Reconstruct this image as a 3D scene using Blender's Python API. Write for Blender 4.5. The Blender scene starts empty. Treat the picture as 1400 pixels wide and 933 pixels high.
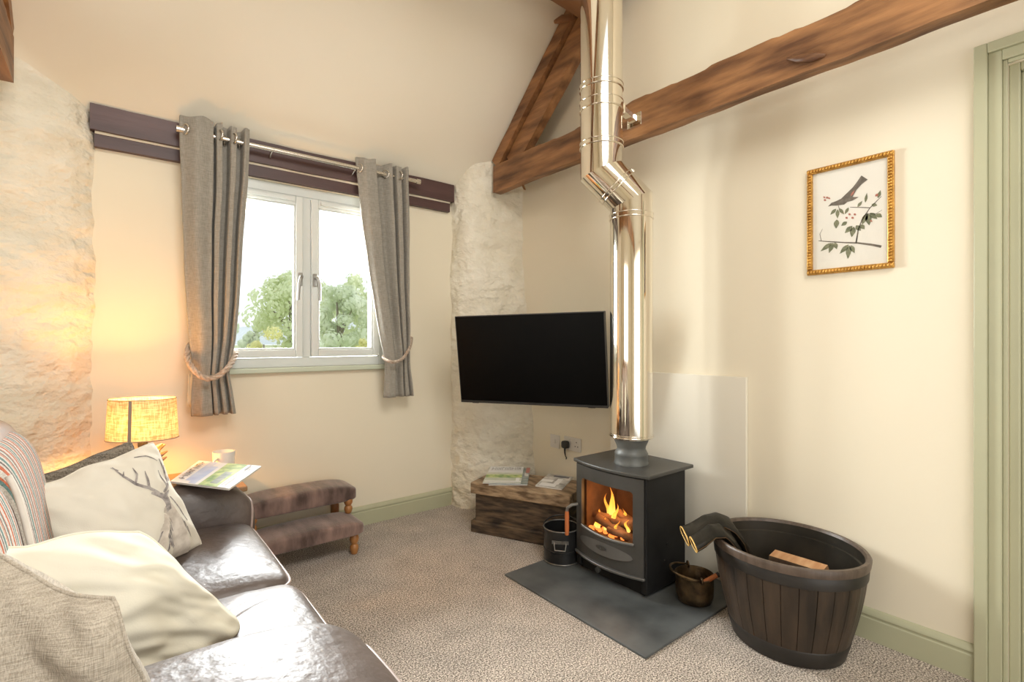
import bpy, bmesh, math, random
from mathutils import Vector, Matrix, noise
random.seed(7)
S = bpy.context.scene
COL = S.collection
PI = math.pi

# ------------------------------------------------------------------ camera, sky, lights, exposure
CAMH = 1.15
FPX = 687.0
YAW = math.radians(38.6)
cam = bpy.data.cameras.new('camera')
cam.sensor_width = 36.0
cam.lens = 36.0 * FPX / 1400.0
cam.clip_end = 1000
cam_o = bpy.data.objects.new('camera', cam)
COL.objects.link(cam_o)
cam_o.location = (0, 0, CAMH)
cam_o.rotation_euler = (PI / 2, 0, -YAW)
S.camera = cam_o

S.view_settings.view_transform = 'Standard'
S.view_settings.look = 'None'
S.view_settings.gamma = 1.0
S.view_settings.use_curve_mapping = False
S.view_settings.exposure = -0.27

world = bpy.data.worlds.new('overcast_sky')
S.world = world
world.use_nodes = True
wb = world.node_tree.nodes['Background']
wb.inputs[0].default_value = (0.93, 0.965, 1.0, 1)
wb.inputs[1].default_value = 1.65


def area_light(name, loc, rot, sx, sy, power, color):
    l = bpy.data.lights.new(name, 'AREA')
    l.shape = 'RECTANGLE'
    l.size, l.size_y = sx, sy
    l.energy = power
    l.color = color
    o = bpy.data.objects.new(name, l)
    COL.objects.link(o)
    o.location = loc
    o.rotation_euler = rot
    return o


# daylight entering through the window in view, then three added fill lights at invented openings out of view
area_light('daylight_window', (0.9, 3.32, 1.62), (-PI / 2 + 0.22, 0, 0), 1.0, 0.95, 255, (0.97, 0.98, 1.0))
area_light('fill_light_back', (0.55, -1.78, 1.15), (PI / 2, 0, 0), 2.2, 2.0, 23, (1.0, 0.965, 0.91))  # added fill behind the camera, at a made-up opening
area_light('fill_light_roof', (0.5, -0.55, 3.30), (math.radians(43), 0, 0), 1.6, 1.0, 62, (1.0, 0.97, 0.92))  # unseen fill from above, added to even out the wall brightness
area_light('fill_light_left', (-2.15, 0.7, 1.5), (PI / 2, 0, -PI / 2), 1.5, 1.2, 18, (1.0, 0.965, 0.91))  # side fill added out of frame, no known window there

# ------------------------------------------------------------------ pixel helpers (1400 x 933 frame)
FW = Vector((math.sin(YAW), math.cos(YAW), 0))
RT = Vector((math.cos(YAW), -math.sin(YAW), 0))
CP = Vector((0, 0, CAMH))


def ray(u, v):
    return FW + RT * ((u - 700) / FPX) + Vector((0, 0, (466.5 - v) / FPX))


def onz(u, v, z):
    r = ray(u, v)
    return CP + r * ((z - CAMH) / r.z)


def onx(u, v, x):
    r = ray(u, v)
    return CP + r * (x / r.x)


def ony(u, v, y):
    r = ray(u, v)
    return CP + r * (y / r.y)


# ------------------------------------------------------------------ materials
def N(nt, t, **kw):
    n = nt.nodes.new(t)
    for k, v in kw.items():
        setattr(n, k, v)
    return n


def mat(name, col, col2=None, rough=0.5, metal=0.0, nscale=5.0, nvec=(1, 1, 1), detail=4, lo=0.35, hi=0.65,
        bscale=None, bvec=None, bdist=0.002, bstr=0.6, spec=0.5, sheen=0.0, coat=0.0, aniso=None, rot=None):
    m = bpy.data.materials.new(name)
    m.use_nodes = True
    nt = m.node_tree
    b = nt.nodes['Principled BSDF']
    L = nt.links.new
    b.inputs['Base Color'].default_value = (*col, 1)
    b.inputs['Roughness'].default_value = rough
    b.inputs['Metallic'].default_value = metal
    b.inputs['Specular IOR Level'].default_value = spec
    if sheen:
        b.inputs['Sheen Weight'].default_value = sheen
    if coat:
        b.inputs['Coat Weight'].default_value = coat
        b.inputs['Coat Roughness'].default_value = 0.12
    tc = N(nt, 'ShaderNodeTexCoord')
    if col2 is not None:
        mp = N(nt, 'ShaderNodeMapping')
        mp.inputs['Scale'].default_value = nvec
        if rot:
            mp.inputs['Rotation'].default_value = rot
        L(tc.outputs['Object'], mp.inputs[0])
        nz = N(nt, 'ShaderNodeTexNoise')
        nz.inputs['Scale'].default_value = nscale
        nz.inputs['Detail'].default_value = detail
        L(mp.outputs[0], nz.inputs['Vector'])
        cr = N(nt, 'ShaderNodeValToRGB')
        cr.color_ramp.elements[0].position = lo
        cr.color_ramp.elements[0].color = (*col, 1)
        cr.color_ramp.elements[1].position = hi
        cr.color_ramp.elements[1].color = (*col2, 1)
        L(nz.outputs[0], cr.inputs[0])
        L(cr.outputs[0], b.inputs['Base Color'])
    if bscale:
        mp2 = N(nt, 'ShaderNodeMapping')
        mp2.inputs['Scale'].default_value = bvec or (1, 1, 1)
        if rot:
            mp2.inputs['Rotation'].default_value = rot
        L(tc.outputs['Object'], mp2.inputs[0])
        n2 = N(nt, 'ShaderNodeTexNoise')
        n2.inputs['Scale'].default_value = bscale
        n2.inputs['Detail'].default_value = 3
        L(mp2.outputs[0], n2.inputs['Vector'])
        bp = N(nt, 'ShaderNodeBump')
        bp.inputs['Strength'].default_value = bstr
        bp.inputs['Distance'].default_value = bdist
        L(n2.outputs[0], bp.inputs['Height'])
        L(bp.outputs[0], b.inputs['Normal'])
    return m


def weave(name, c1, c2, scale, rough=0.9, bdist=0.0008, mottled=0.5):
    """woven cloth: two crossed sets of stretched noise threads"""
    m = bpy.data.materials.new(name)
    m.use_nodes = True
    nt = m.node_tree
    L = nt.links.new
    b = nt.nodes['Principled BSDF']
    b.inputs['Roughness'].default_value = rough
    b.inputs['Specular IOR Level'].default_value = 0.2
    b.inputs['Sheen Weight'].default_value = 0.15
    tc = N(nt, 'ShaderNodeTexCoord')
    outs = []
    for vec in ((1, 1, 0.08), (0.08, 0.08, 1)):
        mp = N(nt, 'ShaderNodeMapping')
        mp.inputs['Scale'].default_value = vec
        L(tc.outputs['Object'], mp.inputs[0])
        nz = N(nt, 'ShaderNodeTexNoise')
        nz.inputs['Scale'].default_value = scale
        nz.inputs['Detail'].default_value = 2
        L(mp.outputs[0], nz.inputs[0])
        outs.append(nz.outputs[0])
    ad = N(nt, 'ShaderNodeMath', operation='ADD')
    L(outs[0], ad.inputs[0])
    L(outs[1], ad.inputs[1])
    mr = N(nt, 'ShaderNodeMapRange')
    mr.inputs[1].default_value = 1 - mottled * 0.4
    mr.inputs[2].default_value = 1 + mottled * 0.4
    L(ad.outputs[0], mr.inputs[0])
    mx = N(nt, 'ShaderNodeMix', data_type='RGBA')
    mx.inputs[6].default_value = (*c1, 1)
    mx.inputs[7].default_value = (*c2, 1)
    L(mr.outputs[0], mx.inputs[0])
    L(mx.outputs[2], b.inputs['Base Color'])
    bp = N(nt, 'ShaderNodeBump')
    bp.inputs['Strength'].default_value = 0.5
    bp.inputs['Distance'].default_value = bdist
    L(ad.outputs[0], bp.inputs['Height'])
    L(bp.outputs[0], b.inputs['Normal'])
    return m


def emit(name, col, strength):
    m = bpy.data.materials.new(name)
    m.use_nodes = True
    nt = m.node_tree
    nt.nodes.clear()
    o = N(nt, 'ShaderNodeOutputMaterial')
    e = N(nt, 'ShaderNodeEmission')
    e.inputs[0].default_value = (*col, 1)
    e.inputs[1].default_value = strength
    nt.links.new(e.outputs[0], o.inputs[0])
    return m


def glass(name, tint=(1, 1, 1), ior=1.45, rough=0.0, amount=1.0):
    m = bpy.data.materials.new(name)
    m.use_nodes = True
    nt = m.node_tree
    nt.nodes.clear()
    L = nt.links.new
    o = N(nt, 'ShaderNodeOutputMaterial')
    t = N(nt, 'ShaderNodeBsdfTransparent')
    t.inputs[0].default_value = (*tint, 1)
    g = N(nt, 'ShaderNodeBsdfGlossy')
    g.inputs['Roughness'].default_value = rough
    fr = N(nt, 'ShaderNodeFresnel')
    fr.inputs[0].default_value = ior
    mu = N(nt, 'ShaderNodeMath', operation='MULTIPLY')
    mu.inputs[1].default_value = amount
    L(fr.outputs[0], mu.inputs[0])
    mx = N(nt, 'ShaderNodeMixShader')
    L(mu.outputs[0], mx.inputs[0])
    L(t.outputs[0], mx.inputs[1])
    L(g.outputs[0], mx.inputs[2])
    L(mx.outputs[0], o.inputs[0])
    return m


def carpet_mat():
    m = bpy.data.materials.new('carpet_pile')
    m.use_nodes = True
    nt = m.node_tree
    L = nt.links.new
    b = nt.nodes['Principled BSDF']
    b.inputs['Roughness'].default_value = 1.0
    b.inputs['Specular IOR Level'].default_value = 0.05
    b.inputs['Sheen Weight'].default_value = 0.25
    tc = N(nt, 'ShaderNodeTexCoord')
    n1 = N(nt, 'ShaderNodeTexNoise')
    n1.inputs['Scale'].default_value = 180
    n1.inputs['Detail'].default_value = 3
    L(tc.outputs['Object'], n1.inputs[0])
    cr = N(nt, 'ShaderNodeValToRGB')
    e = cr.color_ramp.elements
    e[0].position = 0.38
    e[0].color = (0.105, 0.078, 0.058, 1)
    e[1].position = 0.62
    e[1].color = (0.76, 0.67, 0.575, 1)
    x = e.new(0.5)
    x.color = (0.39, 0.325, 0.265, 1)
    L(n1.outputs[0], cr.inputs[0])
    n2 = N(nt, 'ShaderNodeTexNoise')
    n2.inputs['Scale'].default_value = 7
    n2.inputs['Detail'].default_value = 5
    L(tc.outputs['Object'], n2.inputs[0])
    mr = N(nt, 'ShaderNodeMapRange')
    mr.inputs[1].default_value = 0.3
    mr.inputs[2].default_value = 0.7
    mr.inputs[3].default_value = 0.86
    mr.inputs[4].default_value = 1.12
    L(n2.outputs[0], mr.inputs[0])
    mx = N(nt, 'ShaderNodeMix', data_type='RGBA', blend_type='MULTIPLY')
    mx.inputs[0].default_value = 1.0
    L(cr.outputs[0], mx.inputs[6])
    L(mr.outputs[0], mx.inputs[7])
    L(mx.outputs[2], b.inputs['Base Color'])
    bp = N(nt, 'ShaderNodeBump')
    bp.inputs['Strength'].default_value = 0.9
    bp.inputs['Distance'].default_value = 0.006
    L(n1.outputs[0], bp.inputs['Height'])
    L(bp.outputs[0], b.inputs['Normal'])
    return m


def stripe_mat():
    m = bpy.data.materials.new('striped_fabric')
    m.use_nodes = True
    nt = m.node_tree
    L = nt.links.new
    b = nt.nodes['Principled BSDF']
    b.inputs['Roughness'].default_value = 0.9
    b.inputs['Specular IOR Level'].default_value = 0.15
    tc = N(nt, 'ShaderNodeTexCoord')
    sp = N(nt, 'ShaderNodeSeparateXYZ')
    L(tc.outputs['Object'], sp.inputs[0])
    mu = N(nt, 'ShaderNodeMath', operation='MULTIPLY')
    mu.inputs[1].default_value = 1 / 0.098
    L(sp.outputs[1], mu.inputs[0])
    fr = N(nt, 'ShaderNodeMath', operation='FRACT')
    L(mu.outputs[0], fr.inputs[0])
    cr = N(nt, 'ShaderNodeValToRGB')
    cr.color_ramp.interpolation = 'CONSTANT'
    W = (0.60, 0.56, 0.51)
    O_ = (0.50, 0.14, 0.07)
    T = (0.13, 0.22, 0.21)
    D = (0.14, 0.11, 0.10)
    P = (0.55, 0.30, 0.22)
    seq = [(0, W), (.10, O_), (.20, W), (.27, D), (.33, W), (.40, T), (.50, W), (.58, P), (.68, D), (.73, W), (.83, T), (.90, O_), (.95, W)]
    e = cr.color_ramp.elements
    e[0].position = 0
    e[0].color = (*W, 1)
    e[1].position = 0.10
    e[1].color = (*O_, 1)
    for p, c in seq[2:]:
        q = e.new(p)
        q.color = (*c, 1)
    L(fr.outputs[0], cr.inputs[0])
    nz = N(nt, 'ShaderNodeTexNoise')
    nz.inputs['Scale'].default_value = 260
    L(tc.outputs['Object'], nz.inputs[0])
    mr = N(nt, 'ShaderNodeMapRange')
    mr.inputs[1].default_value = .35
    mr.inputs[2].default_value = .65
    mr.inputs[3].default_value = .75
    mr.inputs[4].default_value = 1.15
    L(nz.outputs[0], mr.inputs[0])
    mx = N(nt, 'ShaderNodeMix', data_type='RGBA', blend_type='MULTIPLY')
    mx.inputs[0].default_value = 1
    L(cr.outputs[0], mx.inputs[6])
    L(mr.outputs[0], mx.inputs[7])
    L(mx.outputs[2], b.inputs['Base Color'])
    bp = N(nt, 'ShaderNodeBump')
    bp.inputs['Distance'].default_value = 0.001
    L(nz.outputs[0], bp.inputs['Height'])
    L(bp.outputs[0], b.inputs['Normal'])
    return m


def shade_mat():
    m = bpy.data.materials.new('lampshade_linen')
    m.use_nodes = True
    nt = m.node_tree
    L = nt.links.new
    nt.nodes.clear()
    o = N(nt, 'ShaderNodeOutputMaterial')
    tc = N(nt, 'ShaderNodeTexCoord')
    outs = []
    for vec in ((1, 1, 0.1), (0.1, 0.1, 1)):
        mp = N(nt, 'ShaderNodeMapping')
        mp.inputs['Scale'].default_value = vec
        L(tc.outputs['Object'], mp.inputs[0])
        nz = N(nt, 'ShaderNodeTexNoise')
        nz.inputs['Scale'].default_value = 230
        nz.inputs['Detail'].default_value = 2
        L(mp.outputs[0], nz.inputs[0])
        outs.append(nz.outputs[0])
    ad = N(nt, 'ShaderNodeMath', operation='ADD')
    L(outs[0], ad.inputs[0])
    L(outs[1], ad.inputs[1])
    cr = N(nt, 'ShaderNodeValToRGB')
    cr.color_ramp.elements[0].position = .42
    cr.color_ramp.elements[0].color = (.38, .28, .17, 1)
    cr.color_ramp.elements[1].position = .56
    cr.color_ramp.elements[1].color = (.66, .53, .37, 1)
    hf = N(nt, 'ShaderNodeMath', operation='MULTIPLY')
    hf.inputs[1].default_value = .5
    L(ad.outputs[0], hf.inputs[0])
    L(hf.outputs[0], cr.inputs[0])
    d = N(nt, 'ShaderNodeBsdfDiffuse')
    t = N(nt, 'ShaderNodeBsdfTranslucent')
    L(cr.outputs[0], d.inputs[0])
    L(cr.outputs[0], t.inputs[0])
    mx = N(nt, 'ShaderNodeMixShader')
    mx.inputs[0].default_value = .085
    L(d.outputs[0], mx.inputs[1])
    L(t.outputs[0], mx.inputs[2])
    L(mx.outputs[0], o.inputs[0])
    return m


def flame_mat():
    m = bpy.data.materials.new('flame_glow')
    m.use_nodes = True
    nt = m.node_tree
    L = nt.links.new
    nt.nodes.clear()
    o = N(nt, 'ShaderNodeOutputMaterial')
    tc = N(nt, 'ShaderNodeTexCoord')
    sp = N(nt, 'ShaderNodeSeparateXYZ')
    L(tc.outputs['Generated'], sp.inputs[0])
    cr = N(nt, 'ShaderNodeValToRGB')
    cr.color_ramp.elements[0].color = (1.0, 0.62, 0.16, 1)
    cr.color_ramp.elements[1].color = (0.9, 0.22, 0.03, 1)
    q = cr.color_ramp.elements.new(0.45)
    q.color = (1.0, 0.48, 0.06, 1)
    L(sp.outputs[2], cr.inputs[0])
    e = N(nt, 'ShaderNodeEmission')
    e.inputs[1].default_value = 2.6
    L(cr.outputs[0], e.inputs[0])
    t = N(nt, 'ShaderNodeBsdfTransparent')
    nz = N(nt, 'ShaderNodeTexNoise')
    nz.inputs['Scale'].default_value = 45
    mp = N(nt, 'ShaderNodeMapping')
    mp.inputs['Scale'].default_value = (1, 1, .25)
    L(tc.outputs['Object'], mp.inputs[0])
    L(mp.outputs[0], nz.inputs[0])
    mr = N(nt, 'ShaderNodeMapRange')
    mr.inputs[1].default_value = .3
    mr.inputs[2].default_value = .6
    mr.inputs[3].default_value = .25
    mr.inputs[4].default_value = .95
    L(nz.outputs[0], mr.inputs[0])
    mx = N(nt, 'ShaderNodeMixShader')
    L(mr.outputs[0], mx.inputs[0])
    L(t.outputs[0], mx.inputs[1])
    L(e.outputs[0], mx.inputs[2])
    L(mx.outputs[0], o.inputs[0])
    return m


M = {}
M['wall'] = mat('cream_wall_paint', (.80, .725, .57), (.785, .71, .555), rough=.75, nscale=2.0, bscale=60, bdist=.0006, bstr=.3, spec=.25)
M['ceil'] = mat('cream_ceiling_paint', (.81, .75, .625), (.80, .74, .61), rough=.8, nscale=2.0, bscale=50, bdist=.0006, bstr=.3, spec=.2)
M['stone'] = mat('limewashed_stone', (.82, .765, .64), (.73, .665, .53), rough=.8, nscale=5, nvec=(1, 1, 1.8), detail=6, bscale=15, bvec=(1, 1, 1.35), bdist=.035, bstr=.9, spec=.25)
M['green'] = mat('sage_green_gloss', (.46, .455, .305), (.44, .435, .29), rough=.38, nscale=3, bscale=40, bdist=.0004, bstr=.3)
M['carpet'] = carpet_mat()
M['pvc'] = mat('white_upvc', (.66, .68, .65), (.64, .66, .63), rough=.3, nscale=3)
M['sill'] = mat('pale_green_sill_paint', (.56, .60, .47), (.53, .57, .44), rough=.35, nscale=4)
M['timber'] = mat('brown_stained_timber', (.085, .032, .011), (.36, .17, .065), rough=.48, nscale=8, nvec=(1.6, .35, 2.2), detail=13, lo=.33, hi=.68, bscale=14, bvec=(3, .4, 4), bdist=.010, bstr=.6)
M['timber2'] = mat('brown_stained_timber_along_x', (.085, .032, .011), (.34, .155, .06), rough=.5, nscale=3.2, nvec=(.35, 1, 1), detail=7, lo=.3, hi=.72, bscale=9, bvec=(.5, 4, 4), bdist=.006, bstr=.6)
M['lintel'] = mat('dark_painted_lintel', (.055, .026, .023), (.10, .05, .045), rough=.45, nscale=4, nvec=(.3, 1, 2), detail=6, bscale=10, bvec=(.5, 3, 4), bdist=.004)
M['curtain'] = weave('grey_brown_linen', (.25, .228, .19), (.37, .34, .29), 420, mottled=.7)
M['lining'] = mat('cream_lining_cloth', (.80, .70, .50), (.76, .66, .46), rough=.9, nscale=8)
M['rope'] = mat('twisted_taupe_cord', (.36, .27, .20), (.56, .45, .36), rough=.75, nscale=60, bscale=200, bdist=.001)
M['nickel'] = mat('satin_nickel', (.72, .68, .62), (.66, .62, .56), rough=.25, metal=1, nscale=10)
M['chrome'] = mat('polished_steel_flue', (.83, .78, .69), (.80, .75, .66), rough=.07, metal=1, nscale=3, bscale=2.5, bvec=(1, 1, .12), bdist=.004, bstr=.15)
M['grip'] = mat('pewter_handle', (.38, .37, .35), (.34, .33, .31), rough=.3, metal=.9, nscale=8)
M['iron'] = mat('matt_grey_stove_steel', (.068, .066, .060), (.085, .083, .077), rough=.42, metal=.35, nscale=6, bscale=300, bdist=.0003, bstr=.4)
M['iron_dark'] = mat('black_stove_steel', (.010, .010, .010), (.017, .017, .017), rough=.5, spec=.25, metal=.0, nscale=6)
M['collar'] = mat('grey_flue_collar', (.10, .105, .10), (.16, .165, .155), rough=.5, metal=.3, nscale=12, detail=5)
M['lip'] = mat('brushed_grey_door_trim', (.19, .188, .182), (.16, .158, .152), rough=.35, metal=.6, nscale=8)
M['firebrick'] = mat('sooty_firebrick', (.20, .11, .07), (.10, .06, .045), rough=.9, nscale=9, detail=6, bscale=30, bdist=.003)
M['firelog'] = mat('burning_log_bark', (.16, .07, .03), (.30, .17, .10), rough=.9, nscale=14, detail=6, bscale=30, bdist=.006)
M['ember'] = emit('glowing_ember', (1.0, .25, .05), 2.4)
M['flame'] = flame_mat()
M['handle_wood'] = mat('orange_turned_wood', (.42, .12, .035), (.52, .17, .055), rough=.4, nscale=14, nvec=(1, 1, .2))
M['slate'] = mat('dark_slate', (.048, .053, .054), (.125, .135, .135), rough=.5, nscale=5, detail=7, lo=.3, hi=.7, bscale=14, bdist=.002, bstr=.5)
M['board'] = mat('offwhite_heat_board', (.80, .75, .635), (.79, .74, .625), rough=.6, nscale=3)
M['blackpaint'] = mat('black_enamel', (.012, .012, .012), (.02, .02, .02), rough=.28, nscale=8, bscale=25, bdist=.001, bstr=.4)
M['blackpaint_edge'] = mat('worn_grey_rim', (.26, .25, .23), (.14, .135, .125), rough=.35, metal=.7, nscale=30)
M['antique'] = mat('tarnished_brass', (.05, .032, .018), (.21, .14, .07), rough=.38, metal=.75, nscale=18, detail=6, bscale=30, bdist=.002)
M['tub'] = mat('dark_barrel_plastic_oak', (.016, .011, .007), (.070, .045, .028), rough=.40, nscale=10, nvec=(2.2, 2.2, .16), detail=9, lo=.3, hi=.74, bscale=30, bvec=(3, 3, .2), bdist=.002)
M['tub_in'] = mat('tub_inside_plastic', (.014, .012, .008), (.04, .033, .023), rough=.4, nscale=5, detail=6)
M['tub_rim'] = mat('tub_rim_grey_brown', (.070, .048, .034), (.11, .078, .058), rough=.4, nscale=25, nvec=(2, 2, .3), bscale=40, bvec=(3, 3, .3), bdist=.001)
M['hoop'] = mat('tub_hoop_black', (.014, .012, .010), (.025, .021, .018), rough=.45, nscale=10)
M['log_face'] = mat('split_log_pale', (.46, .23, .10), (.60, .36, .19), rough=.8, nscale=10, nvec=(.5, 3, 3), detail=6, bscale=25, bvec=(.5, 3, 3), bdist=.003)
M['log_bark'] = mat('log_bark', (.06, .035, .02), (.14, .09, .05), rough=.95, nscale=14, detail=7, bscale=20, bdist=.008)
M['glove'] = mat('black_leather_glove', (.008, .007, .005), (.024, .020, .014), spec=.25, rough=.42, nscale=12, bscale=60, bdist=.0015)
M['glove_in'] = mat('tan_glove_lining', (.07, .035, .014), (.12, .065, .025), rough=.85, nscale=30)
M['glove_trim'] = mat('yellow_glove_piping', (.72, .46, .14), (.62, .38, .1), rough=.6, nscale=30)
M['chest_side'] = mat('dark_aged_pine', (.022, .014, .009), (.135, .088, .050), rough=.6, nscale=9, nvec=(1, 1, 6), detail=12, lo=.36, hi=.68, bscale=14, bvec=(1, 1, 5), bdist=.003)
M['chest_lid'] = mat('worn_brown_pine', (.12, .072, .036), (.42, .295, .175), rough=.6, nscale=9, nvec=(2.6, .9, 5), detail=12, lo=.36, hi=.66, rot=(0, 0, -.44), bscale=14, bvec=(1, 1, 4), bdist=.003)
M['screen'] = mat('black_glass_screen', (.002, .002, .002), rough=.35, spec=.12)
M['bezel'] = mat('dark_grey_bezel', (.05, .047, .045), (.06, .057, .055), rough=.4, metal=.5, nscale=5)
M['blackplastic'] = mat('black_plastic', (.015, .015, .015), (.022, .022, .022), rough=.5, nscale=5)
M['socket'] = mat('brushed_white_socket', (.70, .66, .60), (.66, .62, .56), rough=.4, nscale=6)
M['gold'] = mat('gilt_frame', (.46, .235, .05), (.70, .40, .10), rough=.35, metal=.75, nscale=40, detail=4, bscale=60, bdist=.001)
M['paper'] = mat('print_paper', (.80, .765, .68), (.78, .74, .65), rough=.8, nscale=6)
M['ink_grey'] = mat('print_grey_brown', (.135, .115, .09), (.20, .17, .135), rough=.8, nscale=80)
M['ink_green'] = mat('print_leaf_green', (.15, .16, .09), (.26, .26, .16), rough=.8, nscale=70)
M['ink_red'] = mat('print_dull_red', (.40, .14, .10), (.48, .20, .15), rough=.8, nscale=70)
M['picglass'] = glass('picture_glass', ior=1.12, rough=.02)
M['winglass'] = glass('window_glass', tint=(.97, .985, .975), ior=1.4)
M['leather'] = mat('dark_brown_leather', (.075, .055, .048), (.125, .095, .083), rough=.44, nscale=6, detail=4, bscale=38, bdist=.006, bstr=.5, spec=.75)
M['leather_tan'] = mat('tan_leather_back', (.15, .070, .018), (.21, .105, .03), rough=.4, nscale=8, bscale=120, bdist=.001)
M['piping'] = mat('pinkish_leather_piping', (.36, .27, .24), (.42, .33, .29), rough=.4, nscale=20)
M['stripe'] = stripe_mat()
M['white_pipe'] = mat('white_cotton_piping', (.75, .71, .66), (.70, .66, .6), rough=.9, nscale=40)
M['cush_white'] = mat('offwhite_cotton', (.80, .76, .67), (.76, .715, .62), rough=.9, nscale=5, bscale=420, bdist=.0008, bstr=.4, spec=.15)
M['cush_cream'] = mat('cream_cotton', (.83, .795, .68), (.80, .765, .64), rough=.9, nscale=5, bscale=300, bdist=.0006, bstr=.35, spec=.15)
M['cush_beige'] = weave('beige_basket_weave', (.36, .31, .245), (.60, .535, .445), 620, bdist=.003, mottled=.7)
M['cush_dark'] = weave('grey_brown_rib_weave', (.10, .085, .065), (.30, .26, .21), 260, bdist=.002, mottled=.5)
M['stagink'] = mat('grey_stag_print', (.17, .15, .15), (.46, .42, .40), rough=.9, nscale=60)
M['staglight'] = mat('pale_taupe_stag_print', (.52, .46, .40), (.70, .64, .57), rough=.9, nscale=40, detail=6)
M['hide'] = mat('brown_velvet_hide', (.062, .034, .026), (.29, .185, .15), rough=.75, nscale=5.5, nvec=(2.0, .5, .8), detail=5, lo=.36, hi=.64, bscale=120, bvec=(1, 1, .3), bdist=.003, sheen=.4)
M['turned'] = mat('turned_oak_leg', (.26, .10, .028), (.42, .19, .06), rough=.35, nscale=12, nvec=(1, 1, .3))
M['table'] = mat('side_table_oak', (.28, .15, .06), (.38, .22, .10), rough=.45, nscale=6, nvec=(.3, 2, 2))
M['drift'] = mat('driftwood_grey', (.22, .15, .09), (.40, .30, .20), rough=.85, nscale=14, nvec=(1, 1, .3), detail=6)
M['shade'] = shade_mat()
M['seam'] = mat('shade_seam_tape', (.30, .235, .17), (.34, .27, .2), rough=.9, nscale=30)
M['bulb'] = glass('clear_bulb_glass', tint=(1, .97, .9), ior=1.2)
M['china'] = mat('white_china', (.80, .77, .72), (.78, .75, .70), rough=.2, nscale=3)
M['page'] = mat('magazine_pages', (.76, .74, .70), (.70, .68, .64), rough=.6, nscale=50, nvec=(1, 1, 8))
M['mag_white'] = mat('magazine_cover_white', (.80, .79, .77), (.76, .75, .74), rough=.35, nscale=10)
M['mag_sky'] = mat('magazine_cover_blue', (.35, .44, .66), (.62, .68, .80), rough=.35, nscale=9, detail=3)
M['mag_green'] = mat('magazine_cover_green', (.16, .30, .08), (.60, .66, .26), rough=.35, nscale=24, detail=6)
M['mag_grey'] = mat('magazine_cover_grey', (.22, .21, .19), (.68, .66, .62), rough=.35, nscale=16, detail=4)
M['mag_pale'] = mat('magazine_cover_pale_green', (.50, .53, .42), (.66, .65, .55), rough=.35, nscale=12)
M['mag_teal'] = mat('magazine_cover_teal', (.14, .20, .19), (.36, .38, .35), rough=.35, nscale=30)
M['mag_red'] = mat('magazine_cover_red', (.45, .12, .10), (.5, .2, .16), rough=.4, nscale=20)
M['print_dark'] = mat('magazine_lettering', (.09, .09, .11), (.13, .13, .15), rough=.5, nscale=20)
M['leaf1'] = mat('glare_washed_leaf_green', (.72, .78, .50), (.86, .90, .68), rough=.8, nscale=1.2, spec=.1)  # all three leaf colours lightened to stand in for haze and glare
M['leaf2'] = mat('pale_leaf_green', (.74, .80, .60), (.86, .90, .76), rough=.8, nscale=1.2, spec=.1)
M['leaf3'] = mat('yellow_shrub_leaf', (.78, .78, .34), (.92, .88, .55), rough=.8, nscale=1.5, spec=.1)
for k_ in ('leaf1', 'leaf2', 'leaf3'):
    nt_ = M[k_].node_tree
    b_ = nt_.nodes['Principled BSDF']
    tr_ = N(nt_, 'ShaderNodeBsdfTranslucent')
    nt_.links.new(b_.inputs['Base Color'].links[0].from_socket, tr_.inputs[0])
    mx_ = N(nt_, 'ShaderNodeMixShader')
    mx_.inputs[0].default_value = .5
    nt_.links.new(b_.outputs[0], mx_.inputs[1])
    nt_.links.new(tr_.outputs[0], mx_.inputs[2])
    nt_.links.new(mx_.outputs[0], nt_.nodes['Material Output'].inputs[0])
M['trunk'] = mat('tree_bark', (.20, .17, .13), (.28, .24, .19), rough=.95, nscale=6)
M['grass'] = mat('meadow_grass', (.40, .45, .22), (.52, .55, .30), rough=.95, nscale=.4)
M['hill'] = mat('distant_hill_haze_tint', (.60, .65, .66), (.66, .70, .70), rough=1, nscale=.02, spec=0)  # aerial haze painted in as a pale colour


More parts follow.
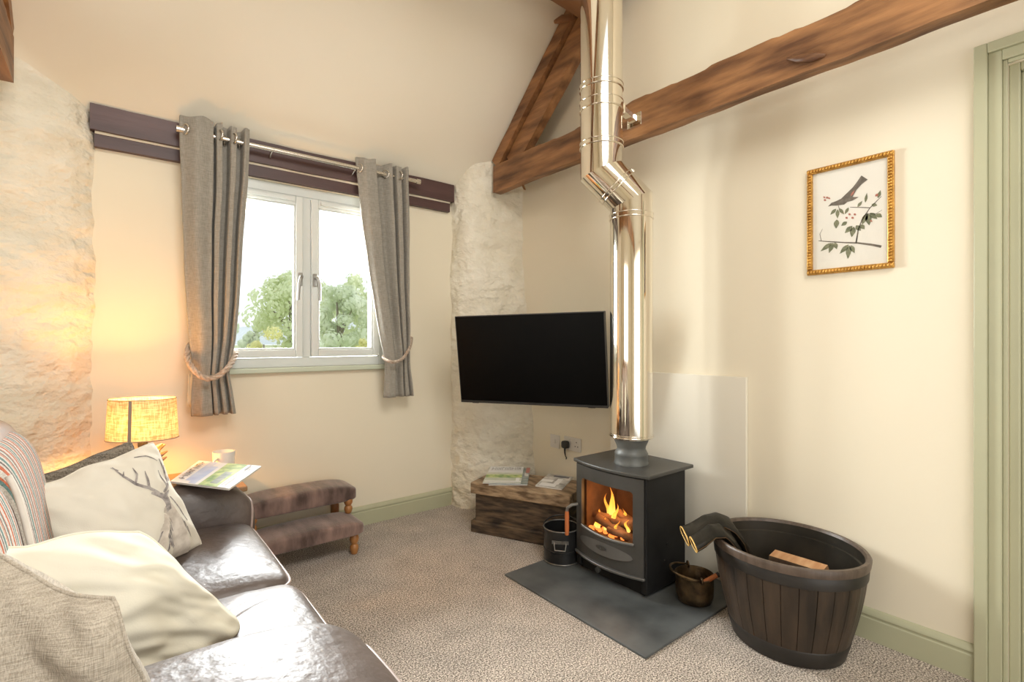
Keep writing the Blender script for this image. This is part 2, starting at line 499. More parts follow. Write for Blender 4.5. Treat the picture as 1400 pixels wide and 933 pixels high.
# ------------------------------------------------------------------ mesh helpers
class MB:
    def __init__(self):
        self.v = []
        self.f = []

    def add(self, vs, fs):
        o = len(self.v)
        self.v += [Vector(p) for p in vs]
        self.f += [tuple(i + o for i in q) for q in fs]
        return self

    def box(self, x0, x1, y0, y1, z0, z1):
        return self.add([(x0, y0, z0), (x1, y0, z0), (x1, y1, z0), (x0, y1, z0), (x0, y0, z1), (x1, y0, z1), (x1, y1, z1), (x0, y1, z1)],
                        [(0, 3, 2, 1), (4, 5, 6, 7), (0, 1, 5, 4), (1, 2, 6, 5), (2, 3, 7, 6), (3, 0, 4, 7)])

    def obox(self, c, ax, ay, az, hx, hy, hz):
        c, ax, ay, az = Vector(c), Vector(ax).normalized(), Vector(ay).normalized(), Vector(az).normalized()
        p = []
        for sz in (-1, 1):
            for sx, sy in ((-1, -1), (1, -1), (1, 1), (-1, 1)):
                p.append(c + ax * hx * sx + ay * hy * sy + az * hz * sz)
        return self.add(p, [(0, 3, 2, 1), (4, 5, 6, 7), (0, 1, 5, 4), (1, 2, 6, 5), (2, 3, 7, 6), (3, 0, 4, 7)])

    def hexa(self, p):
        return self.add(p, [(0, 3, 2, 1), (4, 5, 6, 7), (0, 1, 5, 4), (1, 2, 6, 5), (2, 3, 7, 6), (3, 0, 4, 7)])

    def extrude(self, poly, d):
        """closed planar polygon (list of 3-D points) extruded by vector d"""
        n = len(poly)
        a = [Vector(p) for p in poly]
        b = [p + Vector(d) for p in a]
        fs = [tuple(range(n - 1, -1, -1)), tuple(range(n, 2 * n))]
        fs += [(i, (i + 1) % n, n + (i + 1) % n, n + i) for i in range(n)]
        return self.add(a + b, fs)

    def grid(self, fn, nu, nv, closeu=False, closev=False):
        vs = [fn(i / (nu if closeu else nu - 1), j / (nv if closev else nv - 1)) for j in range(nv) for i in range(nu)]
        fs = []
        for j in range(nv if closev else nv - 1):
            for i in range(nu if closeu else nu - 1):
                a, b = i, (i + 1) % nu
                j2 = (j + 1) % nv
                fs.append((j * nu + a, j * nu + b, j2 * nu + b, j2 * nu + a))
        return self.add(vs, fs)

    def lathe(self, prof, c=(0, 0, 0), n=32, ex=1.0, ey=1.0, caps=True):
        c = Vector(c)
        vs = []
        for r, z in prof:
            for i in range(n):
                a = 2 * PI * i / n
                vs.append(c + Vector((r * ex * math.cos(a), r * ey * math.sin(a), z)))
        fs = []
        for j in range(len(prof) - 1):
            for i in range(n):
                k = (i + 1) % n
                fs.append((j * n + i, j * n + k, (j + 1) * n + k, (j + 1) * n + i))
        if caps:
            fs.append(tuple(range(n - 1, -1, -1)))
            o = (len(prof) - 1) * n
            fs.append(tuple(range(o, o + n)))
        return self.add(vs, fs)

    def tube(self, path, r, n=10, closed=False, caps=True, flat=None):
        path = [Vector(p) for p in path]
        m = len(path)
        rs = r if isinstance(r, (list, tuple)) else [r] * m
        vs = []
        t0 = (path[1] - path[0]).normalized()
        up = Vector((0, 0, 1)) if abs(t0.z) < .9 else Vector((1, 0, 0))
        nrm = (up - t0 * up.dot(t0)).normalized()
        for k in range(m):
            if closed:
                t = (path[(k + 1) % m] - path[k - 1]).normalized()
            else:
                t = (path[min(k + 1, m - 1)] - path[max(k - 1, 0)]).normalized()
            nrm = (nrm - t * nrm.dot(t))
            nrm = nrm.normalized() if nrm.length > 1e-6 else t.orthogonal().normalized()
            bi = t.cross(nrm)
            for i in range(n):
                a = 2 * PI * i / n
                ca, sa = math.cos(a), math.sin(a)
                if flat:
                    sa *= flat
                vs.append(path[k] + (nrm * ca + bi * sa) * rs[k])
        fs = []
        for k in range(m if closed else m - 1):
            k2 = (k + 1) % m
            for i in range(n):
                j = (i + 1) % n
                fs.append((k * n + i, k * n + j, k2 * n + j, k2 * n + i))
        if caps and not closed:
            fs.append(tuple(range(n - 1, -1, -1)))
            fs.append(tuple(range((m - 1) * n, m * n)))
        return self.add(vs, fs)

    def superq(self, c, h, e1=.35, e2=.35, nu=40, nv=24, fn=None):
        """rounded box (superellipsoid) of half sizes h"""
        c = Vector(c)

        def sg(x, e):
            return math.copysign(abs(x) ** e, x)

        def p(u, v):
            a = 2 * PI * u
            b = -PI / 2 + PI * v
            q = Vector((h[0] * sg(math.cos(b), e1) * sg(math.cos(a), e2), h[1] * sg(math.cos(b), e1) * sg(math.sin(a), e2), h[2] * sg(math.sin(b), e1)))
            if fn:
                q = fn(q)
            return c + q
        return self.grid(p, nu, nv, closeu=True)


def wpos(o):
    p = Vector((0, 0, 0))
    while o:
        p += o.location
        o = o.parent
    return p


def build(name, mb, material, parent=None, smooth=35, bevel=0, solid=0, sub=0, stuff=False):
    me = bpy.data.meshes.new(name)
    off = wpos(parent) if parent else Vector((0, 0, 0))
    me.from_pydata([tuple(p - off) for p in mb.v], [], mb.f)
    if not stuff:
        bm_ = bmesh.new()
        bm_.from_mesh(me)
        bmesh.ops.recalc_face_normals(bm_, faces=bm_.faces)
        bm_.to_mesh(me)
        bm_.free()
    me.materials.append(M[material] if isinstance(material, str) else material)
    if smooth:
        me.polygons.foreach_set('use_smooth', [True] * len(me.polygons))
        if smooth < 180:
            me.set_sharp_from_angle(angle=math.radians(smooth))
    o = bpy.data.objects.new(name, me)
    COL.objects.link(o)
    if parent:
        o.parent = parent
    if solid:
        s = o.modifiers.new('solid', 'SOLIDIFY')
        s.thickness = solid
        s.offset = 0
    if bevel:
        b = o.modifiers.new('bevel', 'BEVEL')
        b.width = bevel
        b.segments = 2
        b.limit_method = 'ANGLE'
        b.angle_limit = math.radians(40)
    if sub:
        s = o.modifiers.new('sub', 'SUBSURF')
        s.levels = s.render_levels = sub
    if stuff:
        o['kind'] = 'stuff'
    return o


def tag(o, label, cat=None, group=None):
    o['label'] = label
    if cat:
        o['category'] = cat
    if group:
        o['group'] = group
    return o


def thing(name, label, cat, loc, group=None):
    o = bpy.data.objects.new(name, None)
    o.empty_display_size = .05
    COL.objects.link(o)
    o.location = loc
    return tag(o, label, cat, group)


def struct(o, label=None):
    o['kind'] = 'structure'
    if label:
        o['label'] = label
    return o


def sempty(name, loc, label=None):
    o = bpy.data.objects.new(name, None)
    COL.objects.link(o)
    o.location = loc
    return struct(o, label)


def lerp(a, b, t):
    return a + (b - a) * t


def interp(tab, x):
    """piecewise linear table [(x, y, ...)]"""
    if x <= tab[0][0]:
        return tab[0][1:]
    for a, b in zip(tab, tab[1:]):
        if x <= b[0]:
            t = (x - a[0]) / (b[0] - a[0])
            return tuple(lerp(p, q, t) for p, q in zip(a[1:], b[1:]))
    return tab[-1][1:]


def nz(p, s=1.0):
    return noise.noise(Vector(p) * s)


# ------------------------------------------------------------------ the room shell
XR, YW, XL, YB = 2.294, 3.04, -2.2, -1.8
SL = 0.93
ZE = 2.232


def zc(y):
    return ZE + SL * (3.0 - y)


YRIDGE = 0.6
ZR = zc(YRIDGE)

struct(build('floor', MB().box(XL - .1, XR + .6, YB - .1, YW + .1, -.05, 0), 'carpet', smooth=0), 'beige and brown flecked pile carpet')

# window wall with its opening
WX0, WX1, WZ0, WZ1 = .405, 1.388, 1.0, 2.045
mb = MB()
T = .30
for x0, x1, z0, z1 in ((XL, WX0, 0, ZE + .3), (WX1, XR + .1, 0, ZE + .3), (WX0, WX1, 0, WZ0), (WX0, WX1, WZ1, ZE + .3)):
    mb.box(x0, x1, YW, YW + T, z0, z1)
struct(build('wall_window', mb, 'wall', smooth=0), 'cream painted window wall')

# right wall with the door opening
DY0, DY1, DZ = -.55, .272, 2.055
mb = MB()
gable = [(XR, DY1, 0), (XR, YW, 0), (XR, YW, zc(YW)), (XR, YRIDGE, ZR), (XR, DY1, ZR - SL * (YRIDGE - DY1)), ]
mb.extrude(gable, (.12, 0, 0))
mb.extrude([(XR, DY0, DZ), (XR, DY1, DZ), (XR, DY1, ZR - SL * (YRIDGE - DY1)), (XR, DY0, ZR - SL * (YRIDGE - DY0))], (.12, 0, 0))
mb.extrude([(XR, YB, 0), (XR, DY0, 0), (XR, DY0, ZR - SL * (YRIDGE - DY0)), (XR, YB, ZR - SL * (YRIDGE - YB))], (.12, 0, 0))
struct(build('wall_right', mb, 'wall', smooth=0), 'smooth cream painted partition wall')

# left gable with an invented opening that admits fill light (out of view)
mb = MB()
LW = (.0, 1.4, .9, 2.1)
mb.extrude([(XL, YB, 0), (XL, YW, 0), (XL, YW, LW[2]), (XL, YB, LW[2])], (-.12, 0, 0))
mb.extrude([(XL, YB, LW[2]), (XL, LW[0], LW[2]), (XL, LW[0], LW[3]), (XL, YB, LW[3])], (-.12, 0, 0))
mb.extrude([(XL, LW[1], LW[2]), (XL, YW, LW[2]), (XL, YW, LW[3]), (XL, LW[1], LW[3])], (-.12, 0, 0))
mb.extrude([(XL, YB, LW[3]), (XL, YW, LW[3]), (XL, YW, zc(YW)), (XL, YRIDGE, ZR), (XL, YB, ZR - SL * (YRIDGE - YB))], (-.12, 0, 0))
struct(build('wall_left', mb, 'wall', smooth=0))
# back wall with a wide opening added for fill light (out of view)
mb = MB()
for x0, x1, z0, z1 in ((XL, -.55, 0, ZE), (1.65, XR, 0, ZE), (-.55, 1.65, 2.15, ZE)):
    mb.box(x0, x1, YB - .12, YB, z0, z1)
struct(build('wall_back', mb, 'wall', smooth=0))

# sloping ceiling, window side and back side; the back slope has an unseen opening made to admit fill
mb = MB()
mb.extrude([(XL, YW + .3, zc(YW + .3)), (XR, YW + .3, zc(YW + .3)), (XR, YRIDGE, ZR), (XL, YRIDGE, ZR)], (0, .06, .06))


def zb(y):
    return ZR - SL * (YRIDGE - y)


RW = (-.35, 1.35, -1.05, -.15)
for x0, x1, y0, y1 in ((XL, RW[0], YB, YRIDGE), (RW[1], XR, YB, YRIDGE), (RW[0], RW[1], YB, RW[2]), (RW[0], RW[1], RW[3], YRIDGE)):
    mb.extrude([(x0, y0, zb(y0)), (x1, y0, zb(y0)), (x1, y1, zb(y1)), (x0, y1, zb(y1))], (0, -.06, .06))
struct(build('ceiling', mb, 'ceil', smooth=0), 'cream sloping ceiling')


# rough limewashed stone corners, each a bulging pier
def pier(name, plan_top, plan_bot, label, seed, n=90, m=150):
    def seg(pl, t):
        d = [0]
        for a, b in zip(pl, pl[1:]):
            d.append(d[-1] + math.hypot(b[0] - a[0], b[1] - a[1]))
        x = t * d[-1]
        for k in range(len(pl) - 1):
            if x <= d[k + 1] + 1e-9:
                s = (x - d[k]) / (d[k + 1] - d[k])
                return Vector((lerp(pl[k][0], pl[k + 1][0], s), lerp(pl[k][1], pl[k + 1][1], s), 0))
        return Vector((*pl[-1], 0))

    def smoothpt(pl, t):
        q = Vector((0, 0, 0))
        for w, dt in ((.2, -.06), (.2, -.03), (.2, 0), (.2, .03), (.2, .06)):
            q += seg(pl, min(1, max(0, t + dt))) * w
        return q

    def fn(u, v):
        z = v * 3.1
        h = min(1, z / 1.8)
        p = smoothpt(plan_bot, u).lerp(smoothpt(plan_top, u), h)
        q = smoothpt(plan_top, min(1, u + .02)) - smoothpt(plan_top, max(0, u - .02))
        nrm = Vector((q.y, -q.x, 0))
        if nrm.length > 1e-6:
            nrm.normalize()
        k = Vector((u * 2.2 + seed, z * 2.6, seed))
        d = .020 * noise.noise(k * 1.6) + .013 * noise.noise(k * 4) + .006 * noise.noise(Vector((u * 16 + seed, z * 26 + u * 14, 3)))
        fade = min(1, u / .03, (1 - u) / .05)
        p = p + nrm * d * fade
        p.z = min(z, zc(p.y) + .02)
        return p
    return struct(build(name, MB().grid(fn, n, m), 'stone', smooth=180), label)


H = CAMH
pr = [(1.633, 2.68), (1.637, 2.60), (1.655, 2.53), (1.69, 2.485), (1.75, 2.462), (1.85, 2.44), (1.93, 2.415), (2.03, 2.385)]
pb = [(1.633, 2.68), (1.637, 2.57), (1.655, 2.50), (1.70, 2.44), (1.78, 2.39), (1.87, 2.33), (1.95, 2.28), (2.03, 2.24)]
pier('wall_corner_right', [(a * H, b * H) for a, b in pr], [(a * H, b * H) for a, b in pb], 'rounded rough limewashed stone corner behind the television', 3.7)
pl = [(-1.95, 2.42), (-1.2, 2.45), (-.7, 2.475), (-.45, 2.49), (-.30, 2.515), (-.20, 2.54), (-.12, 2.57), (-.06, 2.61), (-.030, 2.66), (-.026, 2.70)]
pier('wall_corner_left', [(a * H, b * H) for a, b in pl], [(a * H, b * H - (.02 if -1.9 < a < -.1 else 0)) for a, b in pl], 'rough limewashed stone wall rounding into the window wall beside the lamp', 9.1, n=190, m=170)


# baseboards with a moulded top
def baseboard(name, a, b, nrm, label):
    a, b, nrm = Vector((*a, 0)), Vector((*b, 0)), Vector((*nrm, 0))
    prof = [(0, 0), (.018, 0), (.018, .082), (.0145, .086), (.0145, .092), (.018, .096), (.018, .101), (.013, .110), (.007, .117), (0, .119)]
    poly = [a + nrm * p + Vector((0, 0, z)) for p, z in prof]
    return struct(build(name, MB().extrude(poly, b - a), 'green', smooth=30), label)


baseboard('baseboard_right', (XR, .352), (XR, 1.128), (-1, 0), 'sage green skirting board below the bird picture')
baseboard('baseboard_right_corner', (XR, 1.96), (XR, 2.66), (-1, 0), 'sage green skirting board behind the chest')
baseboard('baseboard_window', (-.03, YW), (1.885, YW), (0, -1), 'sage green skirting board under the window')

# door frame on the right wall: stepped architrave, jamb, stop and door
dr = sempty('door_1', (XR, DY1, 0), 'sage green door with stepped architrave')


def frame_u(mbx, y0, y1, x0, x1, ztop_in, ztop_out):
    """inverted U round the doorway, running from the near jamb to the far one; y0<y1 are the far-jamb limits"""
    ymid = (DY0 + DY1) / 2
    mbx.box(x0, x1, y0, y1, 0, ztop_out)
    mbx.box(x0, x1, 2 * ymid - y1, 2 * ymid - y0, 0, ztop_out)
    mbx.box(x0, x1, 2 * ymid - y0, y0, ztop_in, ztop_out)
    return mbx


build('backband', frame_u(MB(), .318, .352, XR - .030, XR, 2.103, 2.137), 'green', dr, smooth=0, bevel=.003)
build('architrave', frame_u(MB(), .284, .318, XR - .019, XR, 2.069, 2.103), 'green', dr, smooth=0, bevel=.003)
build('architrave_bead', frame_u(MB(), .272, .284, XR - .011, XR + .0, 2.057, 2.069), 'green', dr, smooth=0, bevel=.003)
build('jamb', frame_u(MB(), .245, .272, XR + .012, XR + .12, 2.030, 2.057), 'green', dr, smooth=0, bevel=.004)
build('door_stop', frame_u(MB(), .228, .245, XR + .030, XR + .055, 2.013, 2.030), 'green', dr, smooth=0, bevel=.004)
mb = MB()
mb.box(XR + .06, XR + .10, -.52, .228, .006, 2.013)
build('door_leaf', mb, 'green', dr, smooth=0, bevel=.003)
for (y0, y1, z0, z1) in ((-.10, .13, .25, .95), (-.42, -.18, .25, .95), (-.10, .13, 1.12, 1.88), (-.42, -.18, 1.12, 1.88)):
    build('door_panel', MB().box(XR + .050, XR + .061, y0, y1, z0, z1), 'green', dr, smooth=0, bevel=.006)

# ------------------------------------------------------------------ window_1
wd = sempty('window_1', (.9, YW, WZ0), 'white casement window with two lights')
FY0, FY1 = YW + .012, YW + .075


def rect_frame(x0, x1, z0, z1, w, y0, y1, wt=None, wb_=None):
    wt = wt or w
    wb_ = wb_ or w
    m_ = MB()
    m_.box(x0, x0 + w, y0, y1, z0, z1)
    m_.box(x1 - w, x1, y0, y1, z0, z1)
    m_.box(x0 + w, x1 - w, y0, y1, z1 - wt, z1)
    m_.box(x0 + w, x1 - w, y0, y1, z0, z0 + wb_)
    return m_


mb = rect_frame(WX0, WX1, WZ0, WZ1, .045, FY0, FY1, wt=.055, wb_=.055)
XM = .897
build('frame', mb, 'pvc', wd, smooth=0, bevel=.004)
build('mullion', MB().box(XM - .022, XM + .022, FY0, FY1, WZ0 + .055, WZ1 - .055), 'pvc', wd, smooth=0, bevel=.004)
for (cx0, cx1) in ((WX0 + .047, XM - .024), (XM + .024, WX1 - .047)):
    cz0, cz1 = WZ0 + .058, WZ1 - .058
    cs = build('casement', rect_frame(cx0, cx1, cz0, cz1, .040, FY0 - .014, FY1 - .02, wt=.05, wb_=.042), 'pvc', wd, smooth=0, bevel=.005)
    build('glazing_bead', rect_frame(cx0 + .040, cx1 - .040, cz0 + .042, cz1 - .05, .010, FY0 - .004, FY0 + .02), 'pvc', cs, smooth=0, bevel=.003)
    build('pane', MB().box(cx0 + .045, cx1 - .045, FY0 + .024, FY0 + .028, cz0 + .045, cz1 - .055), 'winglass', cs, smooth=0)
    build('trickle_vent', MB().box(cx0 + .05, cx1 - .05, FY0 - .028, FY0 - .014, cz1 - .034, cz1 - .012), 'pvc', cs, smooth=0, bevel=.004)
    left = cx0 < .6
    hx = cx1 - .018 if left else cx0 + .018
    hd = build('handle_plate', MB().box(hx - .013, hx + .013, FY0 - .024, FY0 - .013, 1.47, 1.545), 'grip', cs, smooth=0, bevel=.004)
    sx = -1 if left else 1
    pth = [(hx, FY0 - .02, 1.52), (hx, FY0 - .045, 1.522), (hx + sx * .004, FY0 - .055, 1.515), (hx + sx * .012, FY0 - .055, 1.49), (hx + sx * .016, FY0 - .053, 1.455),
           (hx + sx * .017, FY0 - .05, 1.42), (hx + sx * .017, FY0 - .048, 1.385)]
    tag(build('lever_handle', MB().tube(pth, [.010, .010, .0105, .010, .009, .0085, .008], 10), 'grip', cs, smooth=60), 'curved pewter grey lever handle')
sl = build('sill', MB().box(WX0 - .035, WX1 + .035, YW - .035, YW + .012, WZ0 - .028, WZ0), 'sill', wd, smooth=0, bevel=.005)
# made-up frame in the back wall's added opening, behind the camera
for nme, bx in (('added_opening_frame', rect_frame(-.55, 1.65, 0, 2.15, .06, YB - .09, YB - .03)),):
    struct(build(nme, bx.box(.52, .58, YB - .09, YB - .03, .06, 2.09), 'pvc', smooth=0))

# ------------------------------------------------------------------ lintel boards over the window
lt = thing('window_lintel', 'dark brown double-board lintel running above the window behind the curtain rod', 'beam', (.9, 3.02, 2.05))


def rough_board(x0, x1, y0, y1, z0, z1, seed, amp=.006, n=40):
    def fn(u, v):
        x = lerp(x0, x1, u)
        c = [(y1, z0), (y0, z0), (y0, z1), (y1, z1)][int(round(v * 4)) % 4]
        dz = amp * nz((x * 4, seed, c[1])) + amp * .5 * nz((x * 14, seed, c[1]))
        dy = amp * .6 * nz((x * 5, seed + 5, c[1])) if c[0] == y0 else 0
        return (x, c[0] + dy, c[1] + dz)
    m_ = MB().grid(fn, n, 5)
    m_.f.append((0, n, 2 * n, 3 * n))
    m_.f.append((n - 1, 4 * n - 1, 3 * n - 1, 2 * n - 1))
    return m_


build('board', rough_board(-.075, 1.868, 2.985, 3.045, 2.118, 2.236, 1, .003), 'lintel', lt, smooth=40)
build('board', rough_board(-.06, 1.848, 3.008, 3.045, 2.05, 2.113, 2, .003), 'lintel', lt, smooth=40)


build('plaster_joint', MB().box(-.058, 1.846, 3.004, 3.045, 2.108, 2.126), 'wall', lt, smooth=0)

# ------------------------------------------------------------------ roof trusses and purlin
def timber_yz(p0, p1, x0, x1, depth_vec, n=50, seed=0, amp=.008, topnotch=0.0):
    """timber in a plane of constant x: p0->p1 = (y, z) of its lower edge; depth_vec = (dy, dz) to the upper edge"""
    def fn(u, v):
        y = lerp(p0[0], p1[0], u)
        z = lerp(p0[1], p1[1], u)
        k = int(round(v * 4)) % 4
        x = (x0, x1, x1, x0)[k]
        up = k in (2, 3)
        a = amp * nz((y * 3, z * 3, seed + k)) + amp * .6 * nz((y * 9, z * 9, seed + k))
        if up:
            y += depth_vec[0]
            z += depth_vec[1]
            st = nz((y * 2.2, seed * 3.1, 7))
            a += topnotch * (math.floor(st * 5) / 5)
        L_ = math.hypot(*depth_vec)
        y += a * depth_vec[0] / L_
        z += a * depth_vec[1] / L_
        return (x + amp * .5 * nz((y * 4, z * 4, seed + 11 + k)), y, z)
    m_ = MB().grid(fn, n, 5)
    m_.f.append((0, n, 2 * n, 3 * n)[::-1])
    m_.f.append((n - 1, 2 * n - 1, 3 * n - 1, 4 * n - 1))
    return m_


XT0, XT1 = 2.058, 2.120
cs43 = 1 / math.hypot(1, SL)
sn43 = SL * cs43


def truss(x0, x1, label, back):
    t = thing('roof_truss', label, 'roof truss', (x0, 2.78, 2.17))
    sgn = 1 if x1 > x0 else -1
    build('tie_beam', timber_yz((2.785, 2.172), (YB + .02, 2.172), x0, x1, (0, .186), 160, 4.2, .007, .03), 'timber', t, smooth=40)
    # principal rafter under the ceiling and the second timber set back below it
    y1 = YRIDGE + .05
    d1 = .085
    ytop, ztop = 2.800, 2.397
    build('principal_rafter', timber_yz((ytop - d1 * sn43, ztop - d1 * cs43), (y1 - d1 * sn43, ztop + SL * (ytop - y1) - d1 * cs43), x0, x1, (d1 * sn43, d1 * cs43), 60, 8.3, .006), 'timber', t, smooth=40)
    g = d1 + .012
    d2 = .13
    a0 = 2.735
    build('lower_rafter', timber_yz((a0 - (g + d2) * sn43, ztop + SL * (ytop - a0) - (g + d2) * cs43), (y1 - (g + d2) * sn43, ztop + SL * (ytop - y1) - (g + d2) * cs43), x0 + sgn * .028, x1 + sgn * .03,
                                    (d2 * sn43, d2 * cs43), 60, 5.1, .006), 'timber', t, smooth=40)
    if back:
        pth = [onx(1068 + 8, 80, x0 - .004), onx(1090, 80, x0 - .012), onx(1112, 78, x0 - .010), onx(1128, 76, x0 - .002)]
        tag(build('knot', MB().tube(pth, [.004, .014, .018, .006], 10, flat=.6), 'timber', t, smooth=60), 'raised knot on the beam face')
        p = onx(715, 263, x1)
        build('wedge', MB().extrude([(x1 - .03, p.y - .02, 2.178), (x1 + .01, p.y + .025, 2.178), (x1 + .01, p.y + .005, 2.15)], (.02, 0, 0)), 'timber', t, smooth=0)
    return t


truss(XT0, XT1, 'brown timber roof truss beside the polished stove flue', True)
truss(-.300, -.365, 'brown timber truss end above the rough stone corner', False)


def timber_x(x0, x1, y0, y1, z0, z1, seed, n=70, amp=.008):
    def fn(u, v):
        x = lerp(x0, x1, u)
        k = int(round(v * 4)) % 4
        y, z = ((y0, z0), (y1, z0), (y1, z1), (y0, z1))[k]
        return (x, y + amp * nz((x * 3, seed + k, 0)) + amp * .5 * nz((x * 9, seed + k, 2)), z + amp * nz((x * 3, seed + k, 5)) + amp * .5 * nz((x * 9, seed + k, 8)))
    m_ = MB().grid(fn, n, 5)
    m_.f.append((0, n, 2 * n, 3 * n))
    m_.f.append((n - 1, 4 * n - 1, 3 * n - 1, 2 * n - 1))
    return m_


pu = thing('purlin', 'brown roof purlin resting across the top of the truss', 'beam', (1.0, 1.9, 2.95))
build('timber', timber_x(XL + .02, 2.17, 1.79, 1.915, 2.915, 3.13, 2.2), 'timber2', pu, smooth=40)
pk = onx(765, 27, 2.0)
build('peg', MB().tube([pk + Vector((-.02, .02, -.01)), pk + Vector((.02, .0, .01)), pk + Vector((.08, -.03, .03))], [.010, .024, .02], 10), 'timber2', pu, smooth=60)

# ------------------------------------------------------------------ curtain rod, curtains, tiebacks
RY, RZ = 2.925, 2.183
rod = thing('curtain_rod', 'satin metal curtain rod above the window', 'curtain rod', (.92, RY, RZ))
build('pole', MB().tube([(.272, RY, RZ), (1.548, RY, RZ)], .0125, 16), 'nickel', rod, smooth=60)
for x, s in ((.262, -1), (1.556, 1)):
    build('end_cap', MB().tube([(x - .014, RY, RZ), (x + .014, RY, RZ)], .0165, 16), 'nickel', rod, smooth=60)
for x in (.68, 1.14):
    build('bracket', MB().tube([(x, RY, RZ - .006), (x, 2.96, RZ - .02), (x, 2.99, RZ - .03)], .007, 8), 'nickel', rod, smooth=60)


def curtain(label, edges, folds, ztop, zbot, ztie, seed):
    """edges: [(v-fraction from the top, left x, right x)]; folds: function (s, depth) -> (x fraction, y offset)"""
    c = thing('curtain', label, 'curtain', (interp(edges, 1)[0], RY, zbot))
    NU, NV = 150, 70

    def fn(u, v):
        z = lerp(ztop, zbot, v)
        xl, xr = interp(edges, v)
        xf, dy = folds(u, v)
        x = lerp(xl, xr, xf)
        squeeze = math.exp(-((z - ztie) / .10) ** 2)
        dy *= 1 - .35 * squeeze
        if v < .02:
            z += .006 * math.cos(xf * 20)
        y = RY + dy + .006 * nz((xf * 4, z * 5, seed)) + .02 * squeeze * (0.25 - (xf - .5) ** 2) * -1.5
        x += .004 * nz((xf * 5, z * 4, seed + 4))
        return (x, y, z)
    mbx = MB().grid(fn, NU, NV)
    build('panel', mbx, 'curtain', c, smooth=180, solid=.004)
    return c, fn


def wavefold(breaks, amp):
    """fold profile through (u, x fraction, y offset) knots, smoothed with cosine steps"""
    def f(u, v):
        for a, b in zip(breaks, breaks[1:]):
            if u <= b[0]:
                t = (u - a[0]) / (b[0] - a[0])
                ts = (1 - math.cos(t * PI)) / 2
                k = 1 - .25 * v
                return lerp(a[1], b[1], t), lerp(a[2], b[2], ts) * amp * k
        return breaks[-1][1], breaks[-1][2] * amp
    return f


def edge_tab(rows, y, ztop, zbot):
    out = []
    for v, ul, ur in rows:
        a, b = ony(ul, v, y), ony(ur, v, y)
        out.append((a.x, b.x, (a.z + b.z) / 2))
    return [((ztop - r[2]) / (ztop - zbot), r[0], r[1]) for r in out]


YC = RY - .02
rowsL = [(172, 247, 342), (240, 249, 340), (300, 251, 335), (360, 253, 331), (420, 257, 327), (465, 260, 323), (497, 264, 317), (512, 265, 314), (535, 264, 318), (568, 263, 323)]
zt, zbm = ony(290, 167, YC).z, ony(293, 568, YC).z
eL = edge_tab(rowsL, YC, zt, zbm)
fL = wavefold([(0, 0, .55), (.05, .0, .0), (.22, .22, -1.25), (.36, .43, -.85), (.42, .47, .6), (.47, .485, .6), (.52, .50, -.75), (.57, .57, -.9), (.63, .60, .7), (.68, .68, .75), (.73, .72, -.75), (.78, .78, -.8),
               (.84, .82, .75), (.88, .89, .75), (.93, .92, -.8), (.97, .98, -.6), (1, 1.0, .2)], .045)
cL, fnL = curtain('grey-brown linen eyelet curtain beside the table lamp, held by a rope tieback', eL, fL, zt, zbm, ony(290, 505, YC).z, 2.0)
rowsR = [(226, 489, 561), (300, 497, 562), (360, 505, 562), (420, 515, 562), (460, 522, 563), (487, 528, 563), (505, 529, 563), (542, 527, 567)]
ztR, zbR = ony(520, 222, YC).z, ony(545, 543, YC).z
eR = edge_tab(rowsR, YC, ztR, zbR)
fR = wavefold([(0, 0, .3), (.05, .0, .0), (.14, .12, -.9), (.25, .30, -.9), (.34, .36, .7), (.42, .46, .4), (.5, .62, -.7), (.55, .66, .6), (.62, .68, .7), (.68, .72, -.7), (.76, .80, -.7), (.81, .82, .7), (.86, .84, .7), (.93, .92, -.8), (1, 1.0, .1)], .045)
cR, fnR = curtain('grey-brown linen eyelet curtain beside the television corner, held by a rope tieback', eR, fR, ztR, zbR, ony(545, 488, YC).z, 6.0)


def eyelet(parent, x, y, z, ang):
    n = 20
    ax = Vector((math.cos(ang), math.sin(ang), 0))
    pth = [Vector((x, y, z)) + ax * .024 * math.cos(2 * PI * k / n) + Vector((0, 0, 1)) * .024 * math.sin(2 * PI * k / n) for k in range(n)]
    build('eyelet', MB().tube(pth, .005, 8, closed=True), 'nickel', parent, smooth=60)


for u, ang in ((.10, -1.1), (.40, 1.2), (.55, -1.3), (.66, 1.3), (.755, -1.3), (.87, 1.3)):
    p = fnL(u, .055)
    eyelet(cL, p[0], p[1] - .006, RZ, ang)
for u, ang in ((.07, -1.2), (.30, 1.2), (.45, -1.0), (.58, 1.3), (.72, -1.3), (.88, 1.3)):
    p = fnR(u, .055)
    eyelet(cR, p[0], p[1] - .006, RZ, ang)
# cream lining flap showing behind the lamp-side curtain
a, b, c_, d = ony(258, 512, RY + .035), ony(268, 512, RY + .03), ony(271, 559, RY + .03), ony(256, 556, RY + .035)
mb = MB()
mb.grid(lambda u, v: a.lerp(b, u).lerp(d.lerp(c_, u), v) + Vector((0, .006 * math.sin(u * 6), 0)), 8, 6)
tag(build('lining', mb, 'lining', cL, smooth=180, solid=.002), 'cream lining edge')


